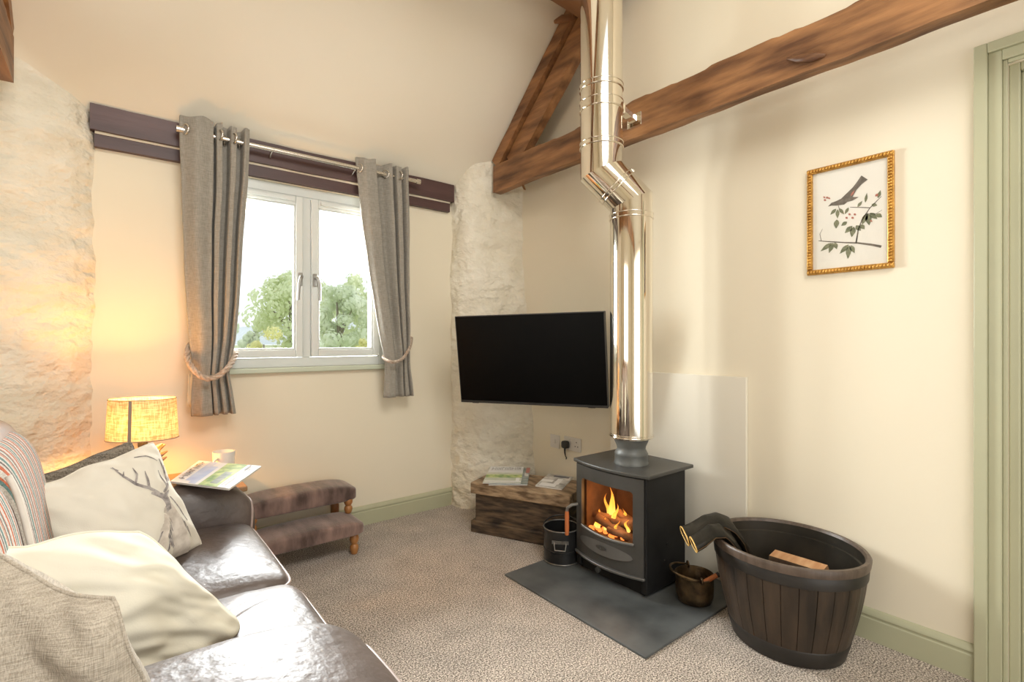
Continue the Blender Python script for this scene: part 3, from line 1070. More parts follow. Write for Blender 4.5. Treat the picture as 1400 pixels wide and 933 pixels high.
def rope(label, pts, r, name='curtain_tieback'):
    # Catmull-Rom path, three helical strands
    def cr(p0, p1, p2, p3, t):
        return .5 * ((2 * p1) + (-p0 + p2) * t + (2 * p0 - 5 * p1 + 4 * p2 - p3) * t * t + (-p0 + 3 * p1 - 3 * p2 + p3) * t ** 3)
    pts = [Vector(p) for p in pts]
    ps = [pts[0]] + pts + [pts[-1]]
    path = []
    for i in range(1, len(ps) - 2):
        for k in range(22):
            path.append(cr(ps[i - 1], ps[i], ps[i + 1], ps[i + 2], k / 22))
    path.append(pts[-1])
    root = thing(name, label, 'tieback', pts[len(pts) // 2])
    L_ = [0]
    for p, q in zip(path, path[1:]):
        L_.append(L_[-1] + (q - p).length)
    for s in range(3):
        strand = []
        nrm = Vector((0, 0, 1))
        for k, p in enumerate(path):
            t = (path[min(k + 1, len(path) - 1)] - path[max(k - 1, 0)]).normalized()
            nrm = (nrm - t * nrm.dot(t)).normalized()
            bi = t.cross(nrm)
            ang = 2 * PI * (L_[k] / (r * 7.5)) + s * 2 * PI / 3
            strand.append(p + (nrm * math.cos(ang) + bi * math.sin(ang)) * r * .52)
        build('strand', MB().tube(strand, r * .6, 8), 'rope', root, smooth=180)
    return root


yf = RY - .095
rope('twisted taupe rope tieback on the curtain beside the table lamp',
     [(ony(262, 470, 3.02).x, 3.035, ony(262, 470, 3.02).z), ony(257, 478, 2.96), ony(257, 492, 2.90), ony(266, 507, yf), ony(280, 517, yf - .01), ony(295, 516, yf - .005), ony(310, 505, yf), ony(319, 492, 2.89), ony(322, 483, 2.95), (ony(322, 480, 3.02).x, 3.03, ony(322, 480, 3.02).z)], .013)
yf = RY - .085
rope('twisted taupe rope tieback on the curtain beside the television corner',
     [(ony(527, 484, 3.02).x, 3.01, ony(525, 484, 3.02).z), ony(524, 489, 2.93), ony(532, 494, yf), ony(541, 495, yf - .01), ony(551, 490, yf), ony(559, 478, 2.89), ony(562, 468, 2.95), (ony(564, 462, 3.02).x, 3.035, ony(564, 462, 3.02).z)], .009)

# ------------------------------------------------------------------ television
tvc = Vector((1.85722, 2.18432, 1.04146))
Rz = Matrix.Rotation(-1.08448, 3, 'Z') @ Matrix.Rotation(.13297, 3, 'X') @ Matrix.Rotation(-.01106, 3, 'Y')
ax, ay, az = Rz @ Vector((1, 0, 0)), Rz @ Vector((0, 1, 0)), Rz @ Vector((0, 0, 1))
tv = thing('television', 'flat black television angled out from the stone corner on a wall arm', 'television', tvc)
TW, TH = .905, .525
build('screen', MB().obox(tvc + ay * .004 + az * .006, ax, ay, az, TW / 2 - .004, .004, TH / 2 - .010), 'screen', tv, smooth=0)
mb = MB().obox(tvc + ay * .022, ax, ay, az, TW / 2, .014, TH / 2)
build('housing', mb, 'blackplastic', tv, smooth=0, bevel=.003)
build('lower_bezel', MB().obox(tvc - az * (TH / 2 - .006) + ay * .003, ax, ay, az, TW / 2, .007, .006), 'bezel', tv, smooth=0, bevel=.002)
mb = MB()
for s in (-1, 1):
    mb.obox(tvc + ax * s * (TW / 2 - .0015) + ay * .004, ax, ay, az, .0015, .006, TH / 2)
mb.obox(tvc + az * (TH / 2 - .0015) + ay * .004, ax, ay, az, TW / 2, .006, .0015)
build('rim', mb, 'bezel', tv, smooth=0)
for s in (-.36, .36):
    build('stand_button', MB().obox(tvc - az * (TH / 2 + .002) + ax * s + ay * .015, ax, ay, az, .02, .008, .003), 'blackplastic', tv, smooth=0)
build('rear_case', MB().obox(tvc + ay * .05 - az * .08, ax, ay, az, .26, .02, .14), 'blackplastic', tv, smooth=0, bevel=.01)
elbow = Vector((2.12, 2.42, 1.05))
build('wall_arm', MB().tube([tvc + ay * .06, elbow, (XR, 2.30, 1.05)], .02, 8), 'blackplastic', tv, smooth=60)
build('wall_plate', MB().box(XR - .012, XR, 2.22, 2.38, .93, 1.17), 'blackplastic', tv, smooth=0)

# ------------------------------------------------------------------ sockets and plug
s1 = thing('wall_switch_plate', 'single square wall plate nearest the stone corner above the chest', 'socket', (XR, 2.41, .49))
a = onx(759.5, 603.5, XR)
build('plate', MB().box(XR - .009, XR, a.y - .043, a.y + .043, a.z - .043, a.z + .043), 'socket', s1, smooth=0, bevel=.003)
build('switch', MB().box(XR - .013, XR - .008, a.y - .009, a.y + .009, a.z - .014, a.z + .014), 'socket', s1, smooth=0, bevel=.002)
b = onx(783.5, 607.5, XR)
s2 = thing('double_socket', 'double wall socket with a black plug in it, above the chest', 'socket', (XR, b.y, b.z))
build('plate', MB().box(XR - .009, XR, b.y - .073, b.y + .073, b.z - .043, b.z + .043), 'socket', s2, smooth=0, bevel=.003)
for dy in (-.018, .018):
    build('rocker_switch', MB().box(XR - .0125, XR - .008, b.y + dy - .008, b.y + dy + .008, b.z + .012, b.z + .032), 'socket', s2, smooth=0, bevel=.002)
for dy, dz in ((-.038, .016), (-.049, -.010), (-.027, -.010)):
    build('pin_hole', MB().box(XR - .0095, XR - .0085, b.y + dy - .004, b.y + dy + .004, b.z + dz - .003, b.z + dz + .003), 'blackplastic', s2, smooth=0)
pg = thing('plug', 'black three-pin plug and lead in the double socket', 'plug', (XR - .03, b.y + .042, b.z - .01))
pc = Vector((XR - .028, b.y + .042, b.z - .006))
build('plug_body', MB().superq(pc, (.020, .024, .024), .5, .5, 20, 12), 'blackplastic', pg, smooth=180)
build('lead', MB().tube([pc + Vector((-.004, 0, -.02)), pc + Vector((-.004, 0, -.05)), pc + Vector((.008, .006, -.075)), pc + Vector((.022, .012, -.09)), pc + Vector((.0265, .02, -.10))], [.007, .005, .0035, .0035, .0035], 8), 'blackplastic', pg, smooth=180)

# ------------------------------------------------------------------ framed bird print
PY0, PY1, PZ0, PZ1 = .575, .875, 1.424, 1.864
pf = thing('framed_picture', 'gilt-framed print of a grey bird on a leafy branch on the cream wall', 'picture', (XR, .725, PZ0))
mw = .021
for (y0, y1, z0, z1, hor) in ((PY0, PY1, PZ1 - mw, PZ1, 1), (PY0, PY1, PZ0, PZ0 + mw, 1), (PY0, PY0 + mw, PZ0 + mw, PZ1 - mw, 0), (PY1 - mw, PY1, PZ0 + mw, PZ1 - mw, 0)):
    mb = MB()
    mb.box(XR - .016, XR, y0, y1, z0, z1)
    st = build('frame_rail', mb, 'gold', pf, smooth=0, bevel=.003)
    # beaded moulding along the rail
    mb = MB()
    ln = (y1 - y0) if hor else (z1 - z0)
    nb = int(ln / .0115)
    for k in range(nb):
        t = (k + .5) / nb
        c = Vector((XR - .016, lerp(y0, y1, t) if hor else (y0 + y1) / 2, (z0 + z1) / 2 if hor else lerp(z0, z1, t)))
        hl = ln / nb * .44
        mb.superq(c, (.007, hl if hor else .008, .008 if hor else hl), .8, .8, 8, 6)
    build('beading', mb, 'gold', st, smooth=180, stuff=True)
pr_ = build('print', MB().box(XR - .006, XR - .002, PY0 + mw - .002, PY1 - mw + .002, PZ0 + mw - .002, PZ1 - mw + .002), 'paper', pf, smooth=0)
PX = XR - .0066


def pt(s, t):
    """print coordinates: s from 0 (window side) to 1 (door side), t from 0 (top) to 1 (bottom)"""
    return Vector((PX, lerp(PY1 - mw, PY0 + mw, s), lerp(PZ1 - mw, PZ0 + mw, t)))


def ribbon(mbx, pts, ws, off=0.0, mapf=pt, nrm=Vector((-1, 0, 0))):
    q = [mapf(*p) for p in pts]
    vs, fs = [], []
    for k, p in enumerate(q):
        t = (q[min(k + 1, len(q) - 1)] - q[max(k - 1, 0)]).normalized()
        s = t.cross(nrm).normalized()
        w = ws[k] if isinstance(ws, (list, tuple)) else ws
        vs += [p + s * w + nrm * off, p - s * w + nrm * off]
    for k in range(len(q) - 1):
        fs.append((2 * k, 2 * k + 1, 2 * k + 3, 2 * k + 2))
    return mbx.add(vs, fs)


def leaf(mbx, s, t, ds, dt, w, off=.0002):
    pts = [(s + ds * k / 5, t + dt * k / 5) for k in range(6)]
    ribbon(mbx, pts, [.0006, w * .7, w, w * .85, w * .45, .0003], off)


# a plain bird on a branch, drawn afresh
mb = MB()
ribbon(mb, [(.08, .70), (.25, .725), (.45, .755), (.62, .775), (.80, .81), (.92, .84)], [.0012, .002, .0024, .003, .004, .0045], .0002)
ribbon(mb, [(.92, .36), (.78, .45), (.68, .55), (.63, .64), (.60, .77)], [.001, .0016, .002, .002, .0022], .0002)
ribbon(mb, [(.60, .77), (.62, .70)], [.002, .001], .0002)
ribbon(mb, [(.78, .45), (.66, .43), (.52, .41)], [.0016, .0014, .001], .0002)
ribbon(mb, [(.12, .705), (.10, .63), (.14, .58)], [.001, .001, .0005], .0002)
ribbon(mb, [(.72, .50), (.85, .52), (.93, .49)], [.0012, .001, .0005], .0002)
build('branch_drawing', mb, 'ink_grey', pr_, smooth=0)
mb = MB()
ribbon(mb, [(.22, .36), (.27, .345), (.33, .345), (.42, .34), (.50, .30), (.58, .235), (.64, .19), (.71, .145)], [.0006, .006, .009, .014, .015, .009, .010, .015], .0004)
ribbon(mb, [(.45, .335), (.55, .33), (.63, .325)], [.008, .007, .0006], .0005)
ribbon(mb, [(.36, .37), (.38, .42)], .001, .0003)
build('bird_drawing', mb, 'ink_grey', pr_, smooth=0)
mb = MB()
for (s, t, ds, dt, w) in ((.33, .40, -.08, .05, .007), (.35, .41, .0, .09, .007), (.37, .40, .07, .07, .006), (.50, .41, -.05, .06, .006), (.62, .42, .06, -.05, .006), (.72, .39, .02, -.09, .005), (.80, .42, .07, .02, .007),
                          (.88, .37, .03, -.07, .006), (.74, .50, -.06, .10, .010), (.75, .50, .02, .12, .011), (.78, .50, .09, .07, .009), (.86, .52, .07, .04, .008), (.27, .74, -.16, .07, .009), (.29, .74, -.06, .10, .009),
                          (.31, .74, .03, .07, .008), (.50, .78, -.12, .08, .009), (.51, .79, -.02, .13, .010), (.53, .79, .05, .08, .008), (.34, .51, -.01, .09, .010), (.55, .60, -.10, .06, .010), (.57, .61, -.03, .10, .010), (.60, .60, .06, .06, .009), (.48, .55, -.08, .03, .008), (.66, .60, .05, .05, .008)):
    leaf(mb, s, t, ds, dt, w)
build('leaf_drawing', mb, 'ink_green', pr_, smooth=0, stuff=True)
mb = MB()
for (s, t, w) in ((.16, .28, .004), (.19, .26, .004), (.15, .25, .003), (.22, .27, .003), (.46, .50, .004), (.50, .47, .004), (.54, .51, .004), (.57, .48, .004), (.85, .33, .006), (.78, .57, .003)):
    leaf(mb, s, t, .03, .02, w, .0005)
leaf(mb, .53, .30, .05, -.05, .004, .0006)
build('berry_drawing', mb, 'ink_red', pr_, smooth=0, stuff=True)
build('glazing', MB().box(XR - .0095, XR - .0085, PY0 + mw - .003, PY1 - mw + .003, PZ0 + mw - .003, PZ1 - mw + .003), 'picglass', pf, smooth=0)

# ------------------------------------------------------------------ hearth and heat shield
hb = build('hearth_slab', MB().box(1.506, 2.27, 1.115, 1.945, 0, .010), 'slate', smooth=0, bevel=.003)
tag(hb, 'flat dark slate hearth slab under the wood stove', 'hearth')
bo = build('heat_shield_board', MB().box(XR - .020, XR - .002, 1.13, 1.93, .0, .983), 'board', smooth=0, bevel=.002)
tag(bo, 'off-white heat shield panel on the wall behind the stove', 'board')

# ------------------------------------------------------------------ wood stove
ZH = .010
st = thing('wood_stove', 'grey-black wood-burning stove with a lit fire behind its glass door', 'stove', (1.98, 1.576, ZH))
SY0, SY1 = 1.362, 1.790
SYC = (SY0 + SY1) / 2


def bowx(y, bow, xe):
    t = (y - SYC) / ((SY1 - SY0) / 2)
    return xe - bow * (1 - t * t)


def bow_slab(y0, y1, z0, z1, xe, bow, xb, n=25):
    """slab with a bowed front edge"""
    poly = [(bowx(lerp(y0, y1, k / (n - 1)), bow, xe), lerp(y0, y1, k / (n - 1)), z0) for k in range(n)]
    poly += [(xb, y1, z0), (xb, y0, z0)]
    return MB().extrude(poly, (0, 0, z1 - z0))


tp = bow_slab(SY0 - .016, SY1 + .018, .538, .555, 1.838, .035, 2.195)
build('top_plate', tp, 'iron', st, smooth=30, bevel=.004)
# body: sides, back, floor, roof so that the firebox is hollow
XB0, XB1 = 1.846, 2.15
build('side_panel', MB().box(XB0, XB1, SY0, SY0 + .03, ZH + .012, .538), 'iron_dark', st, smooth=0, bevel=.006)
build('side_panel', MB().box(XB0, XB1, SY1 - .03, SY1, ZH + .012, .538), 'iron_dark', st, smooth=0, bevel=.006)
build('back_panel', MB().box(XB1 - .03, XB1, SY0 + .03, SY1 - .03, ZH + .012, .538), 'iron_dark', st, smooth=0)
build('firebox_floor', MB().box(XB0, XB1 - .03, SY0 + .03, SY1 - .03, .17, .20), 'firebrick', st, smooth=0)
build('firebox_roof', MB().box(XB0, XB1 - .03, SY0 + .03, SY1 - .03, .50, .538), 'iron_dark', st, smooth=0)
build('plinth', MB().box(XB0 + .015, XB1 - .01, SY0 + .02, SY1 - .02, ZH, .17), 'iron_dark', st, smooth=0, bevel=.004)
for (bx) in (MB().box(2.10, 2.12, SY0 + .05, SY1 - .05, .20, .5), MB().box(1.87, 2.11, SY0 + .03, SY0 + .05, .2, .5), MB().box(1.87, 2.11, SY1 - .05, SY1 - .03, .2, .5)):
    build('fire_brick', bx, 'firebrick', st, smooth=0, bevel=.003)


# bowed door with a window opening: grid with hole
def door_mesh():
    GY0, GY1 = SY0 + .058, SY1 - .052
    DZ0, DZ1 = .098, .534
    ny, nzr = 45, 48
    mbx = MB()
    xe, bow = 1.846, .038

    def gz0(y):
        t = (y - (GY0 + GY1) / 2) / ((GY1 - GY0) / 2)
        return .232 + .010 * t * t - .004

    def gz1(y):
        return .472
    for side, th in ((0, 0), (1, .022)):
        pass
    ys = [lerp(SY0 + .012, SY1 - .004, k / 60) for k in range(61)]
    vs, fs = [], []
    # columns of quads: below glass, above glass, and full columns beside it
    for k in range(60):
        y0, y1 = ys[k], ys[k + 1]
        segs = [(DZ0, DZ1, DZ0, DZ1)]
        if GY0 <= (y0 + y1) / 2 <= GY1:
            # rounded top corners
            def ztop(y):
                r = .02
                e = min(y - GY0, GY1 - y)
                return .472 if e > r else .472 - (r - math.sqrt(max(0, r * r - (r - max(e, 0)) ** 2)))
            segs = [(DZ0, gz0(y0), DZ0, gz0(y1)), (ztop(y0), DZ1, ztop(y1), DZ1)]
        for (a0, a1, b0, b1) in segs:
            xa, xb = bowx(y0, bow, xe), bowx(y1, bow, xe)
            mbx.hexa([(xa, y0, a0), (xb, y1, b0), (xb + .02, y1, b0), (xa + .02, y0, a0), (xa, y0, a1), (xb, y1, b1), (xb + .02, y1, b1), (xa + .02, y0, a1)])
    return mbx, GY0, GY1


dmb, GY0, GY1 = door_mesh()
door = build('stove_door', dmb, 'iron', st, smooth=20)


def doorx(y):
    return bowx(y, .038, 1.846)


gl = MB()
gl.grid(lambda u, v: Vector((doorx(lerp(GY0 - .005, GY1 + .005, u)) + .012, lerp(GY0 - .005, GY1 + .005, u), lerp(.222, .478, v))), 24, 2)
build('door_glass', gl, glass('stove_door_glass', tint=(.93, .88, .82), ior=1.12), door, smooth=180)
# bright curved sill under the glass
mb = MB()
mb.grid(lambda u, v: Vector((doorx(lerp(GY0 - .004, GY1 + .004, u)) - .004 * math.sin(PI * v), lerp(GY0 - .004, GY1 + .004, u), (.228 + .010 * (2 * u - 1) ** 2) - .016 * v + .004)), 30, 6)
build('glass_sill', mb, 'lip', door, smooth=180)
# curved grey air-wash recess below the glass with a small oval badge
mb = MB()


def lens(u, v):
    y = lerp(GY0 + .0, GY1 + .012, u)
    t = 2 * u - 1
    hgt = .030 * math.sqrt(max(0, 1 - t * t))
    zc_ = .172
    z = zc_ + hgt * (2 * v - 1)
    return Vector((doorx(y) - .0015 - .005 * (1 - t * t) * (1 - v), y, z))


mb.grid(lens, 36, 10)
tag(build('air_recess', mb, 'lip', door, smooth=180), 'grey lens-shaped recess under the glass')
mb = MB()


def badge(u, v):
    a = 2 * PI * u
    y = SYC + .012 + .032 * v * math.cos(a)
    return Vector((doorx(y) - .0075, y, .176 + .010 * v * math.sin(a)))


mb.grid(badge, 28, 4, closeu=True)
bd = build('badge', mb, 'iron', door, smooth=180)
mb = MB()
bx_ = doorx(SYC + .012) - .009
mb.box(bx_, bx_ + .001, SYC + .011, SYC + .013, .171, .184)
mb.extrude([(bx_, SYC + .006, .170), (bx_, SYC + .011, .170), (bx_, SYC + .0105, .177)], (.001, 0, 0))
mb.extrude([(bx_, SYC + .013, .170), (bx_, SYC + .018, .170), (bx_, SYC + .0135, .177)], (.001, 0, 0))
build('emblem', mb, 'lip', bd, smooth=0)
# curved bottom lip and air knob
mb = bow_slab(SY0 + .006, SY1 + .004, .086, .098, 1.838, .048, 1.87)
build('bottom_lip', mb, 'lip', st, smooth=30, bevel=.003)
build('air_knob', MB().tube([(1.80, SYC + .02, .075), (1.785, SYC + .02, .072)], [.011, .013], 14), 'iron', st, smooth=60)
# wooden handle on a bracket, on the window side of the door
hp = Vector((1.835, SY1 - .012, .30))
hd = build('handle_bracket', MB().tube([hp + Vector((0, -.012, .03)), hp + Vector((-.02, .01, .025)), hp + Vector((-.035, .028, .008)), hp + Vector((-.037, .03, -.012))], [.009, .008, .008, .0085], 10), 'blackpaint_edge', door, smooth=60)
h0 = hp + Vector((-.037, .030, -.008))
tag(build('wooden_grip', MB().tube([h0, h0 + Vector((0, 0, -.02)), h0 + Vector((0, 0, -.09)), h0 + Vector((0, 0, -.12))], [.0085, .0105, .0115, .010], 12), 'handle_wood', hd, smooth=60), 'orange-brown wooden grip')
for z in (.13, .50):
    build('hinge_pin', MB().tube([(1.852, SY0 + .006, z - .015), (1.852, SY0 + .006, z + .015)], .006, 10), 'iron_dark', st, smooth=60)
for (x, z) in ((1.98, .145), (2.00, .215)):
    build('side_bolt', MB().tube([(x, SY0 + .001, z), (x, SY0 - .004, z)], .007, 12), 'iron_dark', st, smooth=60)
# the fire
for k, (y0, y1, x, z, r, dz) in enumerate(((1.45, 1.72, 1.95, .225, .026, .012), (1.44, 1.70, 1.91, .235, .024, .03), (1.47, 1.735, 1.93, .272, .024, -.008), (1.43, 1.60, 1.945, .285, .020, .022), (1.455, 1.62, 1.895, .232, .018, .0))):
    pth = [Vector((x + .006 * math.sin(q * 3 + k), lerp(y0, y1, q / 6), z + dz * (q / 6 - .5) * 2)) for q in range(7)]
    build('fire_log', MB().tube(pth, [r * (1 + .1 * math.sin(q * 2.1 + k)) for q in range(7)], 10), 'firelog', st, smooth=60)
random.seed(11)
em = MB()
for k in range(46):
    c = Vector((random.uniform(1.88, 2.02), random.uniform(1.43, 1.73), random.uniform(.203, .216)))
    em.superq(c, (.011, .013, .008), .8, .8, 6, 5)
build('ember_bed', em, 'ember', st, smooth=180, stuff=True)


def flame(x, y, z, h, w, lean, seed):
    def fn(u, v):
        a = 2 * PI * u
        r = w * math.sin(PI * min(.98, (v * .92 + .06) ** .62)) * (1 - v) ** .35
        cx = x + .012 * math.sin(v * 5 + seed) * v
        cy = y + lean * v * v + .014 * math.sin(v * 6 + seed * 2) * v
        return Vector((cx + r * .45 * math.cos(a), cy + r * math.sin(a), z + h * v))
    build('flame', MB().grid(fn, 10, 14, closeu=True), 'flame', st, smooth=180)


for k, (x, y, z, h, w, ln) in enumerate(((1.93, 1.625, .27, .165, .022, .012), (1.94, 1.655, .265, .12, .018, .02), (1.915, 1.60, .26, .10, .016, -.01), (1.92, 1.69, .235, .075, .02, .01), (1.935, 1.56, .285, .06, .014, -.01),
                                          (1.90, 1.505, .25, .06, .013, .01), (1.905, 1.70, .215, .05, .022, -.006), (1.90, 1.645, .22, .07, .012, .004), (1.925, 1.465, .27, .045, .011, 0), (1.895, 1.565, .225, .065, .011, .008), (1.91, 1.715, .21, .06, .014, .006))):
    flame(x, y, z, h, w, ln, k * 1.7)
# fire light
fl = bpy.data.lights.new('fire_light', 'POINT')
fl.energy = 1.6
fl.color = (1, .45, .14)
fl.shadow_soft_size = .05
flo = bpy.data.objects.new('fire_light', fl)
COL.objects.link(flo)
flo.location = (1.905, 1.60, .36)
# cast collar on top of the stove
PCX, PCY = 1.979, 1.549
col = [(.082, .553), (.083, .560), (.080, .566), (.078, .600), (.080, .606), (.074, .616), (.068, .628), (.070, .642), (.080, .664), (.084, .684)]
build('flue_collar', MB().lathe(col, (PCX, PCY, 0), 40), 'collar', st, smooth=50)

# ------------------------------------------------------------------ polished flue
fp = thing('stove_flue', 'polished steel flue pipe with an offset elbow rising from the stove', 'flue pipe', (PCX, PCY, .683))
UX, UY = 1.866, 1.640
R = .1015
ZA, ZB_ = 1.826, 1.972
A0, A1, B1, B2 = Vector((PCX, PCY, .683)), Vector((PCX, PCY, ZA)), Vector((UX, UY, ZB_)), Vector((UX, UY, 3.62))
diag = (B1 - A1).normalized()
upv = Vector((0, 0, 1))


def cyl_between(p, q, n0, n1, r, n=64, rings=2):
    """cylinder along p->q cut at its ends by planes of normals n0, n1"""
    d = (q - p).normalized()
    e1 = d.cross(Vector((0, 1, 0)) if abs(d.y) < .9 else Vector((1, 0, 0))).normalized()
    e2 = d.cross(e1)
    mbx = MB()
    vs = []
    for (o, nn) in ((p, n0), (q, n1)):
        for i in range(n):
            a = 2 * PI * i / n
            off = (e1 * math.cos(a) + e2 * math.sin(a)) * r
            k = -(off.dot(nn)) / d.dot(nn)
            vs.append(o + off + d * k)
    fs = [(i, (i + 1) % n, n + (i + 1) % n, n + i) for i in range(n)]
    return mbx.add(vs, fs)


m1 = (upv + diag).normalized()
build('pipe_section', cyl_between(A0, A1 - upv * .075, upv, upv, R), 'chrome', fp, smooth=30)
lo_ = build('elbow', cyl_between(A1 - upv * .075, A1, upv, m1, R), 'chrome', fp, smooth=30)
build('elbow_middle', cyl_between(A1, B1, m1, m1, R), 'chrome', lo_, smooth=30)
build('elbow_end', cyl_between(B1, B1 + upv * .125, m1, upv, R), 'chrome', lo_, smooth=30)
build('pipe_section', cyl_between(B1 + upv * .125, B2, upv, upv, R), 'chrome', fp, smooth=30)


def ring(c, d, r, rr, n=48):
    d = Vector(d).normalized()
    e1 = d.orthogonal().normalized()
    e2 = d.cross(e1)
    return MB().tube([Vector(c) + (e1 * math.cos(2 * PI * k / n) + e2 * math.sin(2 * PI * k / n)) * r for k in range(n)], rr, 8, closed=True)


def band(c, d, h=.022):
    d = Vector(d).normalized()
    b_ = build('locking_band', cyl_between(Vector(c) - d * h / 2, Vector(c) + d * h / 2, d, d, R + .003), 'chrome', fp, smooth=30)
    for s in (-1, 1):
        build('band_edge', ring(Vector(c) + d * s * h / 2, d, R + .0025, .0032), 'chrome', b_, smooth=180)
    return b_


band((PCX, PCY, ZA - .075), upv)
mid = (A1 + B1) / 2
bm = band(mid, diag, .02)
side = diag.cross(upv).normalized()
tpv = (side.cross(diag)).normalized()
if tpv.z < 0:
    tpv = -tpv
cl = mid + tpv * (R + .008)
build('clip', MB().obox(cl, diag, side, tpv, .012, .012, .006), 'chrome', bm, smooth=0, bevel=.002)
build('clip_screw', MB().tube([cl - side * .02, cl + side * .02], .004, 8), 'chrome', bm, smooth=60)
band((UX, UY, ZB_ + .125), upv)
band((UX, UY, 2.376), upv)
build('end_ring', ring((PCX, PCY, .690), upv, R + .002, .0045), 'chrome', fp, smooth=180)
build('joint_ring', ring((PCX, PCY, .70), upv, R + .0005, .002), 'chrome', fp, smooth=180)
# support bracket to the tie beam
sb = band((UX, UY, 2.285), upv, .04)
q0 = Vector((UX + .095, UY - .045, 2.285))
build('support_arm', MB().hexa([(q0.x, q0.y - .02, 2.275), (XT0 + .001, 1.590 - .02, 2.245), (XT0 + .001, 1.590 + .02, 2.245), (q0.x, q0.y + .02, 2.275),
                                (q0.x, q0.y - .02, 2.30), (XT0 + .001, 1.590 - .02, 2.275), (XT0 + .001, 1.590 + .02, 2.275), (q0.x, q0.y + .02, 2.30)]), 'chrome', fp, smooth=0, bevel=.003)
build('support_lug', MB().obox((q0.x + .0, q0.y - .0, 2.288), (1, -.3, 0), (.3, 1, 0), (0, 0, 1), .014, .018, .024), 'chrome', fp, smooth=0, bevel=.003)
build('support_foot', MB().box(XT0 - .008, XT0, 1.545, 1.63, 2.225, 2.29), 'chrome', fp, smooth=0, bevel=.002)

# ------------------------------------------------------------------ chest and magazines on it
cd = Vector((.428, -.9038, 0))
cn = Vector((.9038, .428, 0))
c0 = Vector((1.693, 2.520, 0))
ch = thing('wooden_chest', 'old dark wooden chest with a worn lid in the stone corner', 'chest', c0 + cd * .315 + cn * .16)
CLn, CDp = .63, .32


def cbox(l0, l1, d0, d1, z0, z1):
    p = [c0 + cd * l + cn * d for (l, d) in ((l0, d0), (l1, d0), (l1, d1), (l0, d1))]
    return MB().hexa([q + Vector((0, 0, z0)) for q in p] + [q + Vector((0, 0, z1)) for q in p])


build('body', cbox(.022, CLn - .022, .020, CDp - .02, .07, .235), 'chest_side', ch, smooth=0, bevel=.003)
build('plinth', cbox(0, CLn, 0, CDp, 0, .072), 'chest_side', ch, smooth=0, bevel=.006)
build('lid', cbox(-.002, CLn + .002, -.002, CDp + .002, .232, .300), 'chest_lid', ch, smooth=0, bevel=.007)


def magazine(label, corners, zt, th, regions, group=None, tilt=None):
    """corners TL, TR, BR, BL of the cover as seen upright (x, y, z of the underside); regions = [(s0, s1, t0, t1, material)]"""
    c = [Vector(p) for p in corners]
    ctr = (c[0] + c[1] + c[2] + c[3]) / 4
    mg = thing('magazine', label, 'magazine', ctr, group)
    up = (c[1] - c[0]).cross(c[3] - c[0]).normalized()
    if up.z < 0:
        up = -up
    build('pages', MB().hexa([p for p in (c[3], c[2], c[1], c[0])] + [p + up * th for p in (c[3], c[2], c[1], c[0])]), 'page', mg, smooth=0)

    def mp_(s, t, o):
        return c[0].lerp(c[1], s).lerp(c[3].lerp(c[2], s), t) + up * (th + o)
    cov = MB().hexa([mp_(-.004, 1.004, .0002), mp_(1.004, 1.004, .0002), mp_(1.004, -.004, .0002), mp_(-.004, -.004, .0002),
                     mp_(-.004, 1.004, .0012), mp_(1.004, 1.004, .0012), mp_(1.004, -.004, .0012), mp_(-.004, -.004, .0012)])
    cv = build('cover', cov, regions[0][4], mg, smooth=0)
    for k, (s0, s1, t0, t1, m_) in enumerate(regions[1:]):
        o = .0014 + .0002 * k
        build('cover_print', MB().add([mp_(s0, t1, o), mp_(s1, t1, o), mp_(s1, t0, o), mp_(s0, t0, o)], [(0, 1, 2, 3)]), m_, cv, smooth=0)
    return mg


def letters(s0, s1, t0, t1, n, m_='print_dark', fill=.55):
    """masthead as blurred letter strokes"""
    out = []
    w = (s1 - s0) / n
    for k in range(n):
        a = s0 + w * k
        out.append((a, a + w * .18, t0, t1, m_))
        if k % 3 != 1:
            out.append((a, a + w * .68, t0 if k % 2 else lerp(t0, t1, .42), (lerp(t0, t1, .2) if k % 2 else lerp(t0, t1, .6)), m_))
        if k % 3 != 0:
            out.append((a + w * .52, a + w * .70, t0, t1, m_))
    return out


ZC = .3015
cz = [onz(u, v, ZC) for u, v in ((671, 641), (716, 641.5), (712, 663.5), (660, 663))]
cz2 = [onz(u, v, ZC) for u, v in ((676, 640.5), (725, 641), (721, 664), (668, 664))]
for p in cz2:
    p.z = ZC
magazine('teal-edged magazine lying under another on the wooden chest', cz2, 0, .005, [(0, 1, 0, 1, 'mag_teal'), (.9, 1, .02, .35, 'mag_red'), (.88, .98, .35, .55, 'mag_grey')])
for p in cz:
    p.z = ZC + .0075
magazine('pale green countryside magazine lying on top of another on the wooden chest', cz, 0, .005,
         [(0, 1, 0, 1, 'mag_pale'), (0, 1, 0, .40, 'mag_white'), (.0, 1, .52, .72, 'mag_green'), (.03, 1, .90, .97, 'mag_white'), (.85, .95, .72, .90, 'mag_white')] + letters(.08, .96, .06, .26, 9, 'mag_grey'))
cz3 = [onz(u, v, ZC) for u, v in ((750, 649.5), (783.5, 654), (768, 670.5), (732, 665.5))]
magazine('grey and white magazine lying askew on the wooden chest near the stove', cz3, 0, .006,
         [(0, 1, 0, 1, 'mag_grey'), (.0, .45, .45, .62, 'mag_white'), (.1, .7, .72, .95, 'mag_white'), (.55, .75, .3, .75, 'mag_white'), (.3, .9, .08, .2, 'print_dark')])

